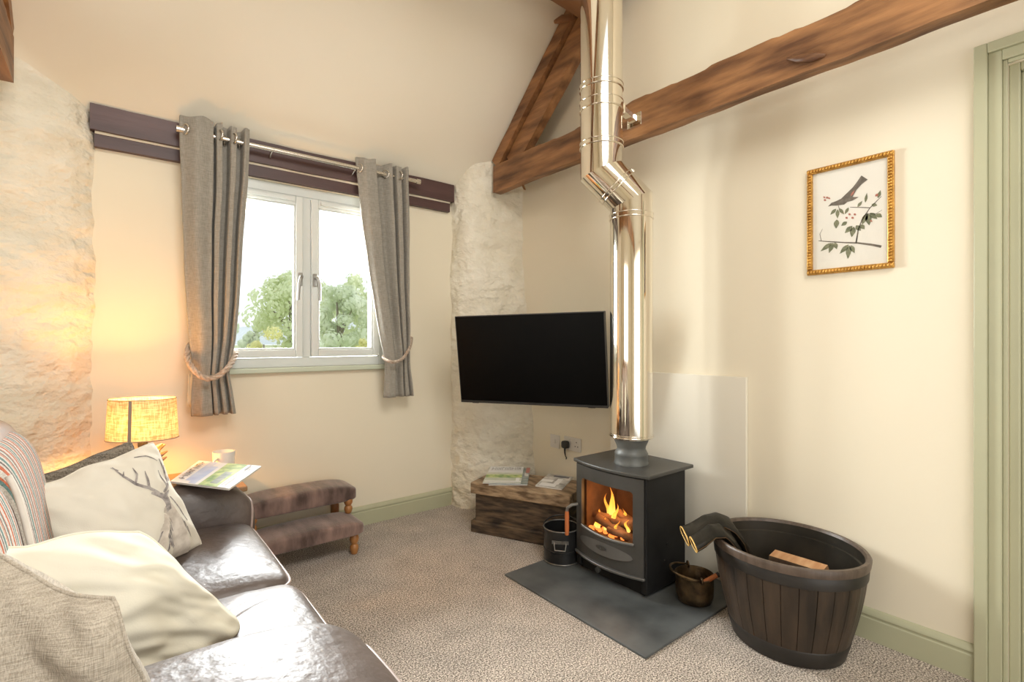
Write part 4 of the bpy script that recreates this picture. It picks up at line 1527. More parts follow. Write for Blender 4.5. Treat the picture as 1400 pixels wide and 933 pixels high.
# ------------------------------------------------------------------ ash bucket by the stove
bk = thing('ash_bucket', 'round black ash bucket between the chest and the stove', 'bucket', (1.842, 1.892, ZH))
BC = (1.842, 1.892, ZH)
build('pail', MB().lathe([(.088, 0), (.092, .004), (.092, .012), (.0915, .06), (.0945, .062), (.0945, .068), (.092, .070), (.094, .172), (.0905, .172), (.089, .014), (.001, .014)], BC, 40, caps=False).lathe([(.088, 0), (.0001, 0.0)], BC, 40, caps=False), 'blackpaint', bk, smooth=40)
build('rim', ring(Vector(BC) + Vector((0, 0, .172)), upv, .093, .0035), 'blackpaint_edge', bk, smooth=180)
build('foot_ring', ring(Vector(BC) + Vector((0, 0, .005)), upv, .091, .004), 'blackpaint_edge', bk, smooth=180)
# bail resting back, away from the camera
hpts = []
for k in range(21):
    a = PI * k / 20
    e = Vector((-.62, .78, 0))
    f_ = Vector((.70, .60, .28)).normalized()
    hpts.append(Vector(BC) + Vector((0, 0, .165)) + e * .098 * math.cos(a) + f_ * .105 * math.sin(a))
build('bail_handle', MB().tube(hpts, .004, 8), 'blackpaint', bk, smooth=180)
# drop handle on the front
e = Vector((.62, -.70, 0)).normalized()
o_ = Vector((-.70, -.62, 0)).normalized()
fpnt = Vector(BC) + o_ * .095 + Vector((0, 0, .115))
build('front_handle', MB().tube([fpnt - e * .03 + o_ * -.006 + Vector((0, 0, .006)), fpnt - e * .03 + o_ * .006, fpnt - e * .026 + o_ * .012 + Vector((0, 0, -.03)), fpnt + e * .026 + o_ * .012 + Vector((0, 0, -.03)), fpnt + e * .03 + o_ * .006, fpnt + e * .03 + o_ * -.006 + Vector((0, 0, .006))], .0035, 8), 'blackpaint_edge', bk, smooth=60)
build('front_handle_plate', MB().obox(fpnt + Vector((0, 0, .006)) - o_ * .003, e, o_, upv, .042, .003, .008), 'blackpaint_edge', bk, smooth=0)

# ------------------------------------------------------------------ tarnished pot right of the stove, with an orange-handled tool
PC = (2.005, 1.226, ZH)
pt_ = thing('kindling_pot', 'small tarnished brass pot with a bail handle between stove and log tub', 'pot', PC)
build('bowl', MB().lathe([(.058, 0), (.070, .006), (.078, .03), (.080, .07), (.079, .112), (.084, .118), (.080, .120), (.075, .112), (.075, .03), (.06, .012), (.001, .010)], PC, 40, caps=False), 'antique', pt_, smooth=50)
lv = Vector((.624, .7815, 0))
for s in (-1, 1):
    lug = Vector(PC) + lv * s * .084 + Vector((0, 0, .122))
    build('lug', ring(lug, RT, .012, .004, 20), 'antique', pt_, smooth=180)
hpts = []
for k in range(21):
    a = PI * k / 20
    f_ = (RT * -.96 + Vector((0, 0, .16))).normalized()
    hpts.append(Vector(PC) + Vector((0, 0, .122)) + lv * .084 * math.cos(a) + f_ * .105 * math.sin(a) ** .8)
build('bail_handle', MB().tube(hpts, .0052, 8), 'antique', pt_, smooth=180)
t0 = onz(954, 801, .105)
t1 = onz(980, 787, .150)
tool = thing('fireside_tool', 'orange wooden handle of a fireside tool resting in the brass pot', 'fire tool', t0)
build('grip', MB().tube([t0, t0.lerp(t1, .5), t1], [.009, .0095, .010], 12), 'handle_wood', tool, smooth=60)
dd = (t1 - t0).normalized()
build('cap', MB().tube([t1, t1 + dd * .012], .0102, 12), 'blackplastic', tool, smooth=60)
build('shaft', MB().tube([t0, t0 - dd * .012 + Vector((0, 0, -.012)), Vector((PC[0] + .01, PC[1] + .01, ZH + .03))], .004, 8), 'antique', tool, smooth=60)

# ------------------------------------------------------------------ log tub
TC = (2.036, .855, 0)
TZ = .02
tb = thing('log_tub', 'big dark half-barrel tub for logs beside the stove', 'tub', TC)
EX, EY = 1.0, 1.10


def tub_prof(z):
    t = z / .38
    return .172 + (.240 - .172) * (1 - (1 - t) ** 1.7)


NSTV = 28
mb = MB()
mb.lathe([(tub_prof(.345 * k / 10) - .005, .004 + .345 * k / 10) for k in range(11)], TC, 64, EX, EY, caps=False)
build('inner_shell', mb, 'hoop', tb, smooth=50)
for k in range(NSTV):
    a0, a1 = 2 * PI * (k + .005) / NSTV + .07, 2 * PI * (k + .995) / NSTV + .07
    pr3 = .0012 * nz((k * 1.7, 3, 1))

    def stv(u, v, a0=a0, a1=a1, pr3=pr3):
        a = lerp(a0, a1, u)
        z = .004 + .345 * v
        r = tub_prof(z) + pr3 - (.0022 if u in (0, 1) else 0)
        return (TC[0] + r * EX * math.cos(a), TC[1] + r * EY * math.sin(a), z)
    us = [0, .0, .02, .5, .98, 1.0, 1.0]
    mb = MB()
    mb.grid(lambda u, v: stv(us[int(round(u * 6))], v), 7, 9)
    build('stave', mb, 'tub', tb, smooth=50)
r3 = tub_prof(.30)
build('rim_band', MB().lathe([(tub_prof(.34) + .001, .350), (tub_prof(.35) + .006, .350), (tub_prof(.38) + .008, .374), (tub_prof(.38) + .004, .380), (tub_prof(.38) - .006, .380), (tub_prof(.38) - .011, .370)], TC, 64, EX, EY, caps=False), 'tub_rim', tb, smooth=50)
build('hoop', MB().lathe([(tub_prof(.305) - .001, .305), (tub_prof(.305) + .004, .308), (tub_prof(.347) + .004, .347), (tub_prof(.35) + .001, .351)], TC, 64, EX, EY, caps=False), 'hoop', tb, smooth=50)
build('hoop', MB().lathe([(tub_prof(.012), .004), (tub_prof(.012) + .003, .008), (tub_prof(.062) + .003, .062), (tub_prof(.066) + .0, .067)], TC, 64, EX, EY, caps=False), 'hoop', tb, smooth=50)
build('inside', MB().lathe([(.230, .372), (.227, .335), (.221, .332), (tub_prof(.2) - .012, .2), (tub_prof(.1) - .012, .1), (tub_prof(.03) - .012, .03), (.001, .028)], TC, 64, EX, EY, caps=False), 'tub_in', tb, smooth=50)
build('base', MB().lathe([(.0001, .001), (.16, .001)], TC, 64, EX, EY, caps=False), 'hoop', tb, smooth=50)


def split_log(label, p, q, r, roll, cat='log'):
    p, q = Vector(p), Vector(q)
    d = (q - p).normalized()
    e1 = d.cross(upv).normalized()
    e2 = e1.cross(d)
    c, s = math.cos(roll), math.sin(roll)
    a1, a2 = e1 * c + e2 * s, -e1 * s + e2 * c
    root = thing('firewood_log', label, cat, (p + q) / 2 - upv * r)
    n = 9
    arc = [(math.cos(PI * (1.0 + k / (n - 1))) * r, math.sin(PI * (1.0 + k / (n - 1))) * r * .9) for k in range(n)]
    mbx = MB()
    for o in (p, q):
        pass
    NS = 8

    def bark(u, v):
        x, y = arc[int(round(u * (n - 1)))]
        k = 1 + .05 * nz((u * 5, v * 6, r * 100))
        return p.lerp(q, v) + a1 * x * k + a2 * y * k
    build('bark', MB().grid(bark, n, NS), 'log_bark', root, smooth=60)
    fb = MB()
    ends = []
    # split faces: two planes meeting in a ridge
    apex = (.15 * r, .75 * r)
    fb.add([p + a1 * -r, p + a1 * apex[0] + a2 * apex[1], q + a1 * apex[0] + a2 * apex[1], q + a1 * -r], [(0, 1, 2, 3)])
    fb.add([p + a1 * r, p + a1 * apex[0] + a2 * apex[1], q + a1 * apex[0] + a2 * apex[1], q + a1 * r], [(3, 2, 1, 0)])
    for o, flip in ((p, 0), (q, 1)):
        poly = [o + a1 * x + a2 * y for x, y in arc] + [o + a1 * apex[0] + a2 * apex[1]]
        fb.add(poly, [tuple(range(len(poly)))] if flip else [tuple(range(len(poly) - 1, -1, -1))])
    build('split_face', fb, 'log_face', root, smooth=0)
    return root


l0, l1 = onz(1062, 765, .255), onz(1124, 786, .262)
split_log('pale split log showing in the log tub, bark on its lower side', l0 + Vector((-.0, .01, 0)), l1 + Vector((.012, -.012, 0)), .046, .5)
split_log('split log lying lower in the log tub, half hidden', (2.10, .97, .185), (2.05, .74, .185), .045, -.3)
split_log('dark split log at the bottom of the log tub', (1.98, .95, .09), (2.01, .76, .09), .045, .2)
split_log('split log at the bottom of the log tub against its far side', (2.13, .94, .08), (2.12, .76, .08), .045, .1)


# ------------------------------------------------------------------ stove gloves over the tub rim
def glove(label, rows, seed):
    """rows: [(centre point, half width vector, half thickness)] from the cuff opening to the hand"""
    root = thing('stove_glove', label, 'glove', rows[len(rows) // 2][0] - Vector((0, 0, .02)), 'stove gloves')
    n = 20

    def fn(u, v):
        x = v * (len(rows) - 1)
        k = min(int(x), len(rows) - 2)
        t = x - k
        t = t * t * (3 - 2 * t)
        c = rows[k][0].lerp(rows[k + 1][0], t)
        w = rows[k][1].lerp(rows[k + 1][1], t)
        th = lerp(rows[k][2], rows[k + 1][2], t)
        d = (rows[k + 1][0] - rows[k][0]).normalized()
        nn = w.cross(d).normalized()
        a = 2 * PI * u
        sc, ss = math.copysign(abs(math.cos(a)) ** .8, math.cos(a)), math.copysign(abs(math.sin(a)) ** .8, math.sin(a))
        return c + w * sc + nn * (th * ss + .004 * nz((u * 6, v * 8, seed)))
    mbx = MB().grid(fn, n, 36, closeu=True)
    mbx.f.append(tuple(range(35 * n, 36 * n)))
    build('gauntlet', mbx, 'glove', root, smooth=180)
    cuff = [Vector(fn(i / n, 0)) for i in range(n)]
    tag(build('cuff_piping', MB().tube(cuff, .0026, 6, closed=True), 'glove_trim', root, smooth=180), 'yellow piping round the cuff')

    def inn(u, v):
        p = Vector(fn(u, v * .35))
        c = rows[0][0].lerp(rows[1][0], v)
        return p + (c - p) * .12
    build('lining', MB().grid(inn, n, 8, closeu=True), 'glove_in', root, smooth=180)
    seam = [Vector(fn(0.5, v / 20)) for v in range(21)]
    build('seam', MB().tube(seam, .0016, 5), 'glove_in', root, smooth=180)
    return root


def gp(u, v, y):
    return ony(u, v, y)


wv = (lv * .9 + Vector((0, 0, .25))).normalized()
z36 = .36
g1 = [(onz(936, 733, .372), wv * .052, .020), (onz(952, 727, .385), wv * .052, .018), (onz(968, 716, .412), wv * .05, .015), (onz(984, 711, .418), wv * .05, .013), (onz(999, 718, .398), wv * .05, .013), (onz(1010, 735, .345), wv * .052, .016), (onz(1018, 752, .285), wv * .05, .018), (onz(1026, 766, .225), wv * .04, .012)]
g2 = [(onz(948, 745, .372), wv * .038, .018), (onz(961, 737, .388), wv * .04, .016), (onz(973, 727, .405), wv * .04, .014), (onz(986, 726, .402), wv * .042, .013), (onz(997, 736, .372), wv * .043, .014), (onz(1006, 750, .325), wv * .043, .016), (onz(1012, 764, .275), wv * .035, .012)]
glove('larger black leather stove glove lying uppermost over the rim of the log tub', g1, 1)
glove('black leather stove glove tucked under the other glove on the log tub rim', g2, 2)

# ------------------------------------------------------------------ two-step footstool
fs = thing('step_footstool', 'two-step footstool in brown hide-like velvet with turned legs under the window', 'footstool', (.80, 2.78, 0))


def pad(name, cx, cy, zt, hx, hy, hz):
    def fn(q):
        k = 1 - min(1, (abs(q.x) / hx)) ** 3.0
        if q.z > 0:
            q = Vector((q.x, q.y, q.z * (.62 + .38 * k)))
        else:
            q = Vector((q.x, q.y, q.z * .66))
        return q
    o = build(name, MB().superq((cx, cy, zt - hz), (hx, hy, hz), .30, .22, 64, 30, fn), 'hide', fs, smooth=180)
    return o


pad('upper_pad', .805, 2.885, .345, .292, .115, .060)
pad('lower_pad', .805, 2.725, .193, .268, .125, .050)


def turned(x, y, z0, z1, mats='turned'):
    h = z1 - z0
    pr2 = [(.014, 0), (.017, .03), (.020, .10), (.023, .2), (.021, .30), (.014, .36), (.018, .40), (.024, .50), (.024, .62), (.018, .72), (.015, .76), (.020, .82), (.022, .9), (.020, 1.0)]
    return build('turned_leg', MB().lathe([(r, z0 + t * h) for r, t in pr2], (x, y, 0), 18), mats, fs, smooth=60)


for x in (.575, 1.028):
    turned(x, 2.655, 0, .150)
    turned(x + .02 * (1 if x > 1 else -1), 2.795, .178, .300)
    turned(x, 2.955, 0, .300)

# ------------------------------------------------------------------ side table, lamp, mug
sx0, sx1, sy0, sy1, sz = -.09, .48, 2.50, 2.96, .50
tbz = thing('side_table', 'small oak side table behind the sofa arm holding the lamp', 'side table', ((sx0 + sx1) / 2, (sy0 + sy1) / 2, 0))
build('table_top', MB().box(sx0, sx1, sy0, sy1, sz - .025, sz), 'table', tbz, smooth=0, bevel=.006)
build('apron', MB().box(sx0 + .03, sx1 - .03, sy0 + .03, sy1 - .03, sz - .09, sz - .025), 'table', tbz, smooth=0, bevel=.003)
for x in (sx0 + .045, sx1 - .045):
    for y in (sy0 + .045, sy1 - .045):
        build('leg', MB().box(x - .02, x + .02, y - .02, y + .02, 0, sz - .025), 'table', tbz, smooth=0, bevel=.004)

LX, LY = .108, 2.705
lamp = thing('table_lamp', 'lit table lamp with an oval linen shade on a driftwood base', 'lamp', (LX, LY, sz))
SZ0, SZ1 = .728, .900
SA, SB = .137, .098      # shade half axes
shd = math.radians(-38.6 + 9)


def shp(u, z, k=1.0):
    a = 2 * PI * u
    t = (z - SZ0) / (SZ1 - SZ0)
    s = lerp(1.0, .93, t) * k
    x, y = SA * s * math.cos(a), SB * s * math.sin(a)
    c, sn = math.cos(shd), math.sin(shd)
    return Vector((LX + c * x - sn * y, LY + sn * x + c * y, z))


build('shade', MB().grid(lambda u, v: shp(u, lerp(SZ0, SZ1, v)), 64, 12, closeu=True), 'shade', lamp, smooth=180)
for z in (SZ0, SZ1):
    build('shade_rim', MB().tube([shp(k / 64, z) for k in range(64)], .002, 6, closed=True), 'seam', lamp, smooth=180)
useam = .75
build('shade_seam', MB().grid(lambda u, v: shp(useam - .008 + .016 * u, lerp(SZ0, SZ1, v), 1.006), 5, 6), 'seam', lamp, smooth=180)
build('spider', MB().tube([shp(0, SZ0 + .03, .98), (LX, LY, SZ0 + .03), shp(.5, SZ0 + .03, .98)], .002, 6), 'nickel', lamp, smooth=60)
build('lamp_holder', MB().lathe([(.016, .66), (.018, .70), (.018, .745), (.012, .75)], (LX, LY, 0), 16), 'blackplastic', lamp, smooth=60)
build('bulb', MB().lathe([(.002, .842), (.018, .838), (.029, .815), (.028, .795), (.014, .765), (.012, .75)], (LX, LY, 0), 18, caps=False), 'bulb', lamp, smooth=180)
build('foot', MB().lathe([(.075, sz), (.078, sz + .008), (.07, sz + .018), (.02, sz + .022)], (LX, LY, 0), 24), 'drift', lamp, smooth=40)
random.seed(5)
for k in range(15):
    a = 2 * PI * k / 15 + random.uniform(-.2, .2)
    r0, r1 = random.uniform(.01, .04), random.uniform(.035, .075)
    z0, z1 = sz + .02, random.uniform(.60, .69)
    p0 = Vector((LX + r0 * math.cos(a), LY + r0 * math.sin(a), z0))
    p1 = Vector((LX + r1 * math.cos(a + .4), LY + r1 * math.sin(a + .4), z1))
    pm = p0.lerp(p1, .5) + Vector((random.uniform(-.01, .01), random.uniform(-.01, .01), 0))
    build('driftwood_stick', MB().tube([p0, pm, p0.lerp(p1, .8), p1], [.013, .013, .009, .003], 7), 'drift', lamp, smooth=60)
for k, (u, v) in enumerate(((226, 608), (229, 617), (228, 625), (222, 607))):
    p1 = ony(u, v, LY - .02)
    p0 = Vector((LX + .03, LY - .01, p1.z - .035))
    build('driftwood_stick', MB().tube([p0, p0.lerp(p1, .6), p1], [.013, .010, .003], 7), 'drift', lamp, smooth=60)
ll = bpy.data.lights.new('lamp_light', 'POINT')
ll.energy = 22.0
ll.color = (1.0, .50, .13)
ll.shadow_soft_size = .03
llo = bpy.data.objects.new('lamp_light', ll)
COL.objects.link(llo)
llo.location = (LX, LY, .79)

mc = ony(306, 630, 2.70)
mug = thing('mug', 'white china mug on the side table behind the magazine', 'mug', (mc.x, 2.70, sz))
build('cup', MB().lathe([(.001, 0), (.036, 0), (.040, .004), (.044, .06), (.048, .130), (.045, .130), (.041, .06), (.036, .012), (.001, .010)], (mc.x, 2.70, sz), 36, caps=False), 'china', mug, smooth=50)
build('handle', MB().tube([(mc.x - .030, 2.70 - .032, sz + .105), (mc.x - .047, 2.70 - .052, sz + .10), (mc.x - .05, 2.70 - .056, sz + .065), (mc.x - .028, 2.70 - .033, sz + .03)], .006, 8), 'china', mug, smooth=180)

# ------------------------------------------------------------------ sofa
sf = thing('sofa', 'dark brown leather two-seat sofa with a striped fabric back', 'sofa', (.0, 1.55, 0))


def leather_fn(seed, amp=.008, fr=6):
    def f(q):
        n = noise.noise(Vector((q.x * fr + seed, q.y * fr, q.z * fr)))
        n2 = noise.noise(Vector((q.x * 18 + seed, q.y * 5, q.z * 14)))
        L_ = q.length or 1
        return q + q / L_ * (amp * n + amp * .45 * n2)
    return f


# base and feet
build('base', MB().superq((.08, 1.555, .19), (.31, .80, .12), .2, .2, 40, 14), 'leather', sf, smooth=180)
for x in (-.30, .33):
    for y in (.86, 2.26):
        build('foot', MB().lathe([(.022, 0), (.028, .03), (.03, .09)], (x, y, 0), 16), 'table', sf, smooth=60)
# seat cushions
SEAT = ((.985, 1.575), (1.583, 2.205))
for k, (y0, y1) in enumerate(SEAT):
    hy = (y1 - y0) / 2

    def fnq(q, hy=hy, k=k):
        q = leather_fn(3 + k * 5, .006, 5)(q)
        if q.z > 0:
            e = (1 - min(1, abs(q.y) / hy) ** 4) * (1 - min(1, abs(q.x) / .33) ** 4)
            q.z += .022 * e + .0045 * nz((q.x * 7 + 2 * q.y, q.y * 26 + 3 * nz((q.x * 5, q.y * 5, k)), k + 3)) * (.3 + e) + .003 * nz((q.x * 26, q.y * 9, k))
        return q
    sc = build('seat_cushion', MB().superq((.105, (y0 + y1) / 2, .375), (.325, hy, .080), .30, .16, 96, 40, fnq), 'leather', sf, smooth=180)
    # piping round the front edge of the cushion
    pth = []
    for q in range(41):
        a = -PI / 2 + PI * q / 40
        ca, sa = math.cos(a), math.sin(a)
        pth.append(Vector((.105 + .327 * abs(ca) ** .16, (y0 + y1) / 2 + hy * math.copysign(abs(sa) ** .16, sa) * .995, .417)))
    build('piping', MB().tube(pth, .0055, 8), 'piping', sc, smooth=180)


# arms: rounded rolls
def arm(y0, y1, seed, xf, zt):
    hy = (y1 - y0) / 2

    def f(q):
        q = leather_fn(seed, .007, 5)(q)
        if q.x > 0 and q.z > -.1:
            q.z -= .03 * (q.x / .42) ** 3
        return q
    a_ = build('arm', MB().superq((xf - .42, (y0 + y1) / 2, zt - .27), (.42, hy, .27), .42, .30, 90, 44, f), 'leather', sf, smooth=180)
    pth = []
    kx = .945
    bmax = math.acos(kx ** (1 / .42))
    for q in range(37):
        # seam where the arm meets its front panel: the curve of constant x over the top of the roll
        g = PI * q / 36
        b_ = bmax * math.sin(g) if False else lerp(-.2, bmax, math.sin(g))
        cb = math.cos(b_) ** .42
        ca = min(1, (kx / cb)) ** (1 / .30)
        sa = math.sqrt(max(0, 1 - ca * ca)) ** .30
        p = f(Vector((.42 * kx, math.copysign(hy * cb * sa, -math.cos(g)), .27 * math.copysign(abs(math.sin(b_)) ** .42, b_))))
        pth.append(Vector((xf - .42, (y0 + y1) / 2, zt - .27)) + p)
    build('piping', MB().tube(pth, .005, 8), 'piping', a_, smooth=180)
    return a_


arm(2.150, 2.445, 31, .455, .612)
arm(.640, .995, 47, .405, .668)


# leather back: rounded profile with a rounded far end
def backshape(x0, x1, y0, y1, z0, z1, matn, name, lean, seed, e=.4, e2=.4, n=72, m_=40, amp=.006):
    hx, hy, hz = (x1 - x0) / 2, (y1 - y0) / 2, (z1 - z0) / 2

    def f(q):
        q = leather_fn(seed, amp, 4)(q)
        q.x -= lean * (q.z + hz)
        return q
    return build(name, MB().superq(((x0 + x1) / 2, (y0 + y1) / 2, (z0 + z1) / 2), (hx, hy, hz), e, e2, n, m_, f), matn, sf, smooth=180)


backshape(-.38, -.165, .70, 2.125, .12, .982, 'leather_tan', 'back_frame', .0, 61, .65, .4)
for k, (y0, y1) in enumerate(((.985, 1.40), (1.405, 1.905))):
    bc = backshape(-.275, -.080, y0, y1, .42, .930, 'stripe', 'back_cushion', .15, 70 + k, .52, .30)
    tag(bc, 'striped fabric back cushion')
    if k == 1:
        pth = []
        for q in range(25):
            z = lerp(.46, .88, q / 24)
            t = (z - .6725) / .2525
            xx = -.1775 + .0975 * (1 - abs(t) ** 4.7) ** .21 * .97 - .16 * (z - .42)
            pth.append(Vector((xx + .006, y0 + .006, z)))
        build('piping', MB().tube(pth, .006, 8), 'white_pipe', bc, smooth=180)

# ------------------------------------------------------------------ scatter cushions
def cushion(label, TL, TR, BR, BL, thick, material, seed, wrinkle=.006, pinch=.07, name='cushion', n=56, sag=0.0, pipe=None, bend=.016):
    c = [Vector(p) for p in (TL, TR, BR, BL)]
    ctr = sum(c, Vector()) / 4
    root = thing(name, label, 'cushion', Vector((ctr.x, ctr.y, min(p.z for p in c))))
    nrm = (c[1] - c[0]).cross(c[3] - c[0]).normalized()
    if nrm.dot(CP - ctr) < 0:
        nrm = -nrm

    def surf(s, t, side, extra=0):
        s2 = s * (1 - pinch * (1 - t * t) * abs(s))
        t2 = t * (1 - pinch * (1 - s * s) * abs(t))
        rc = 1 - .055 * (s * t) ** 6
        s2, t2 = s2 * rc, t2 * rc
        u, v = (s2 + 1) / 2, (t2 + 1) / 2
        p = c[0].lerp(c[1], u).lerp(c[3].lerp(c[2], u), v)
        b_ = ((1 - s * s) * (1 - t * t))
        h = thick * max(0, b_) ** .46
        p = p + nrm * bend * (noise.noise(Vector((s * 1.1 + seed * 3, t * 1.1, 1))) + .5 * noise.noise(Vector((s * 2.6 + seed, t * 2.6, 7))))
        p = p + Vector((0, 0, bend * .8 * noise.noise(Vector((s * 2.2 + seed, t * 1.5, 4))))) * (1 - t) / 2
        edge = (1 - s * s) * (1 - t * t)
        w = wrinkle * (noise.noise(Vector((s * 2.3 + seed, t * 2.3, side))) + .6 * noise.noise(Vector((s * 5 + seed, t * 5 - s * 3, side + 5)))) * min(1, edge * 5)
        radial = abs(s) ** 3 + abs(t) ** 3
        w += wrinkle * .7 * math.sin((s - t * .7) * 16 + seed) * min(1, radial) * min(1, edge * 6) * .6
        # a soft chop in the top edge
        p = p + Vector((0, 0, -sag * (1 - s * s) * max(0, -t) ** 3))
        return p + nrm * side * (h + w + extra)
    mbx = MB()
    mbx.grid(lambda u, v: surf(2 * u - 1, 2 * v - 1, 1), n, n)
    mbx.grid(lambda u, v: surf(1 - 2 * u, 2 * v - 1, -1), n, n)
    build('cover', mbx, material, root, smooth=180)
    seam = []
    m_ = 24
    for k in range(m_):
        seam.append(surf(-1 + 2 * k / m_, -1, 0))
    for k in range(m_):
        seam.append(surf(1, -1 + 2 * k / m_, 0))
    for k in range(m_):
        seam.append(surf(1 - 2 * k / m_, 1, 0))
    for k in range(m_):
        seam.append(surf(-1, 1 - 2 * k / m_, 0))
    build('seam', MB().tube(seam, .0028 if not pipe else .005, 6, closed=True), pipe or material, root, smooth=180)
    return root, surf, nrm


def hh(*a):
    return [x * H for x in a]


# ribbed dark cushion at the back against the far arm
cushion('grey-brown ribbed cushion peeking out behind the stag cushion', (-.22, 1.93, .765), (.055, 2.115, .815), (.20, 2.10, .46), (-.10, 1.86, .45), .055, 'cush_dark', 3.3)
# stag cushion
stag, sfn, snrm = cushion('off-white cushion printed with a grey stag, leaning before the ribbed cushion', hh(-.181, 1.530, .672), hh(.090, 1.722, .724), hh(.213, 1.700, .405), hh(-.05, 1.50, .385), .080, 'cush_white', 1.2, .007)


def sp(s, t):
    s = .80 + (s - .80) * 1.12 - .055
    t = .45 + (t - .45) * 1.05 - .01
    return sfn(min(.995, s) * 2 - 1, min(.995, t) * 2 - 1, 1, .0016)


def sribbon(mbx, pts, ws):
    # densify and lay along the cushion face
    q = []
    w_ = []
    for k in range(len(pts) - 1):
        for j in range(5):
            t = j / 5
            q.append((lerp(pts[k][0], pts[k + 1][0], t), lerp(pts[k][1], pts[k + 1][1], t)))
            w_.append(lerp(ws[k], ws[k + 1], t) if isinstance(ws, (list, tuple)) else ws)
    q.append(pts[-1])
    w_.append(ws[-1] if isinstance(ws, (list, tuple)) else ws)
    ribbon(mbx, q, w_, 0, sp, snrm)


mb = MB()
# shaggy neck and chest of the stag in a pale tone
for pts, ws in (([(.80, .52), (.78, .66), (.74, .80), (.70, .97)], [.010, .030, .045, .06]), ([(.76, .60), (.66, .72), (.55, .84), (.42, .95)], [.008, .02, .03, .03])):
    sribbon(mb, pts, ws)
build('stag_neck_print', mb, 'staglight', stag, smooth=180)
mb = MB()
for pts, ws in (
        ([(.64, .10), (.655, .20), (.69, .29), (.75, .36), (.79, .42)], [.0012, .003, .004, .004, .004]),      # antler beams
        ([(.655, .20), (.68, .16)], [.003, .0008]), ([(.69, .29), (.735, .22), (.74, .16)], [.003, .003, .0008]), ([(.75, .36), (.775, .27), (.79, .23)], [.004, .003, .0008]),
        ([(.655, .14), (.63, .10)], [.002, .0008]),
        ([(.95, .18), (.955, .27), (.93, .35), (.88, .40), (.83, .43)], [.0012, .003, .003, .004, .004]),
        ([(.955, .27), (.985, .24)], [.002, .0008]), ([(.93, .35), (.96, .36), (.98, .33)], [.002, .002, .0008]), ([(.88, .40), (.875, .32), (.885, .26)], [.003, .002, .0008]),
        ([(.74, .40), (.78, .43), (.80, .45)], [.003, .007, .008]), ([(.88, .43), (.84, .45), (.815, .46)], [.002, .005, .006]),   # ears
        ([(.805, .44), (.80, .50), (.795, .55), (.79, .60)], [.014, .013, .008, .007]),                        # face
        ([(.80, .60), (.83, .59)], [.004, .002]),
        ([(.79, .62), (.815, .72), (.835, .83), (.85, .97)], [.004, .007, .007, .005]),                        # mane shadow
        ([(.70, .70), (.715, .80), (.73, .95)], [.002, .004, .003]), ([(.60, .80), (.615, .88), (.62, .97)], [.0015, .003, .002]),
        ([(.86, .48), (.90, .60), (.915, .72)], [.0015, .002, .001]),
        ([(.74, .64), (.64, .735), (.52, .85), (.40, .93)], [.0015, .002, .002, .0015]),
        ([(.28, .90), (.31, .915), (.34, .91)], [.001, .004, .001]),
        ([(.80, .09), (.86, .12), (.92, .19)], [.001, .002, .001])) + tuple(
            ([(.77 - .012 * k, .62 + .035 * k), (.775 - .02 * k, .70 + .03 * k), (.79 - .03 * k, .80 + .02 * k)], [.0006, .0014, .0006]) for k in range(7)) + tuple(
            ([(.84 + .012 * k, .56 + .05 * k), (.85 + .012 * k, .66 + .05 * k)], [.0012, .0006]) for k in range(5)):
    sribbon(mb, pts, ws)
tag(build('stag_print', mb, 'stagink', stag, smooth=180), 'grey line print of a stag head with antlers')
# plain cream cushion
cushion('plain cream cotton cushion between the stag cushion and the beige woven one', hh(-.33, 1.00, .70), hh(.045, 1.135, .662), hh(.225, 1.155, .405), hh(-.08, 1.04, .40), .115, 'cush_cream', 5.5, .018, .03, sag=-.015, bend=.035)
# beige woven cushion
cushion('beige basket-weave cushion at the near end of the sofa', hh(-.30, .90, .765), hh(.012, .735, .700), hh(.075, .72, .43), hh(-.26, .88, .43), .075, 'cush_beige', 8.1, .008, .02, sag=-.03, bend=.03)

# magazine on the far arm
mz = .622
mcorn = [onz(233, 661, mz), onz(272, 632.5, mz), onz(357, 640, mz), onz(313, 671, mz)]
magazine('countryside magazine with blue and green cover lying on the sofa arm', mcorn, 0, .006,
         [(0, 1, 0, 1, 'mag_white'), (.10, 1, .20, .32, 'mag_sky'), (.02, .78, .30, .42, 'mag_sky'), (0, 1, .48, .80, 'mag_green'), (.1, .6, .62, .74, 'mag_teal'), (.0, 1, .80, .985, 'mag_white')] + letters(.14, .95, .06, .16, 7) +
         [(.05, .62, .84, .85, 'mag_red'), (.05, .5, .87, .88, 'mag_grey'), (.05, .66, .90, .91, 'mag_red'), (.70, .95, .86, .88, 'print_dark'), (.70, .9, .91, .93, 'mag_grey')])

# ------------------------------------------------------------------ outside: ground, hill, trees
og = build('meadow', MB().box(-120, 160, 4.2, 260, -.9, -.8), 'grass', smooth=0)
tag(og, 'grassy garden ground outside the window', 'ground')
og['kind'] = 'structure'
hm = MB()
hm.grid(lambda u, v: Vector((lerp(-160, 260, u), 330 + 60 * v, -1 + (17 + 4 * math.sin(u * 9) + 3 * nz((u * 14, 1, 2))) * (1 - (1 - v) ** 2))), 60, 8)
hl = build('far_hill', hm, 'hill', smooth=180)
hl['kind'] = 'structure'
hl['label'] = 'pale distant hill beyond the trees'


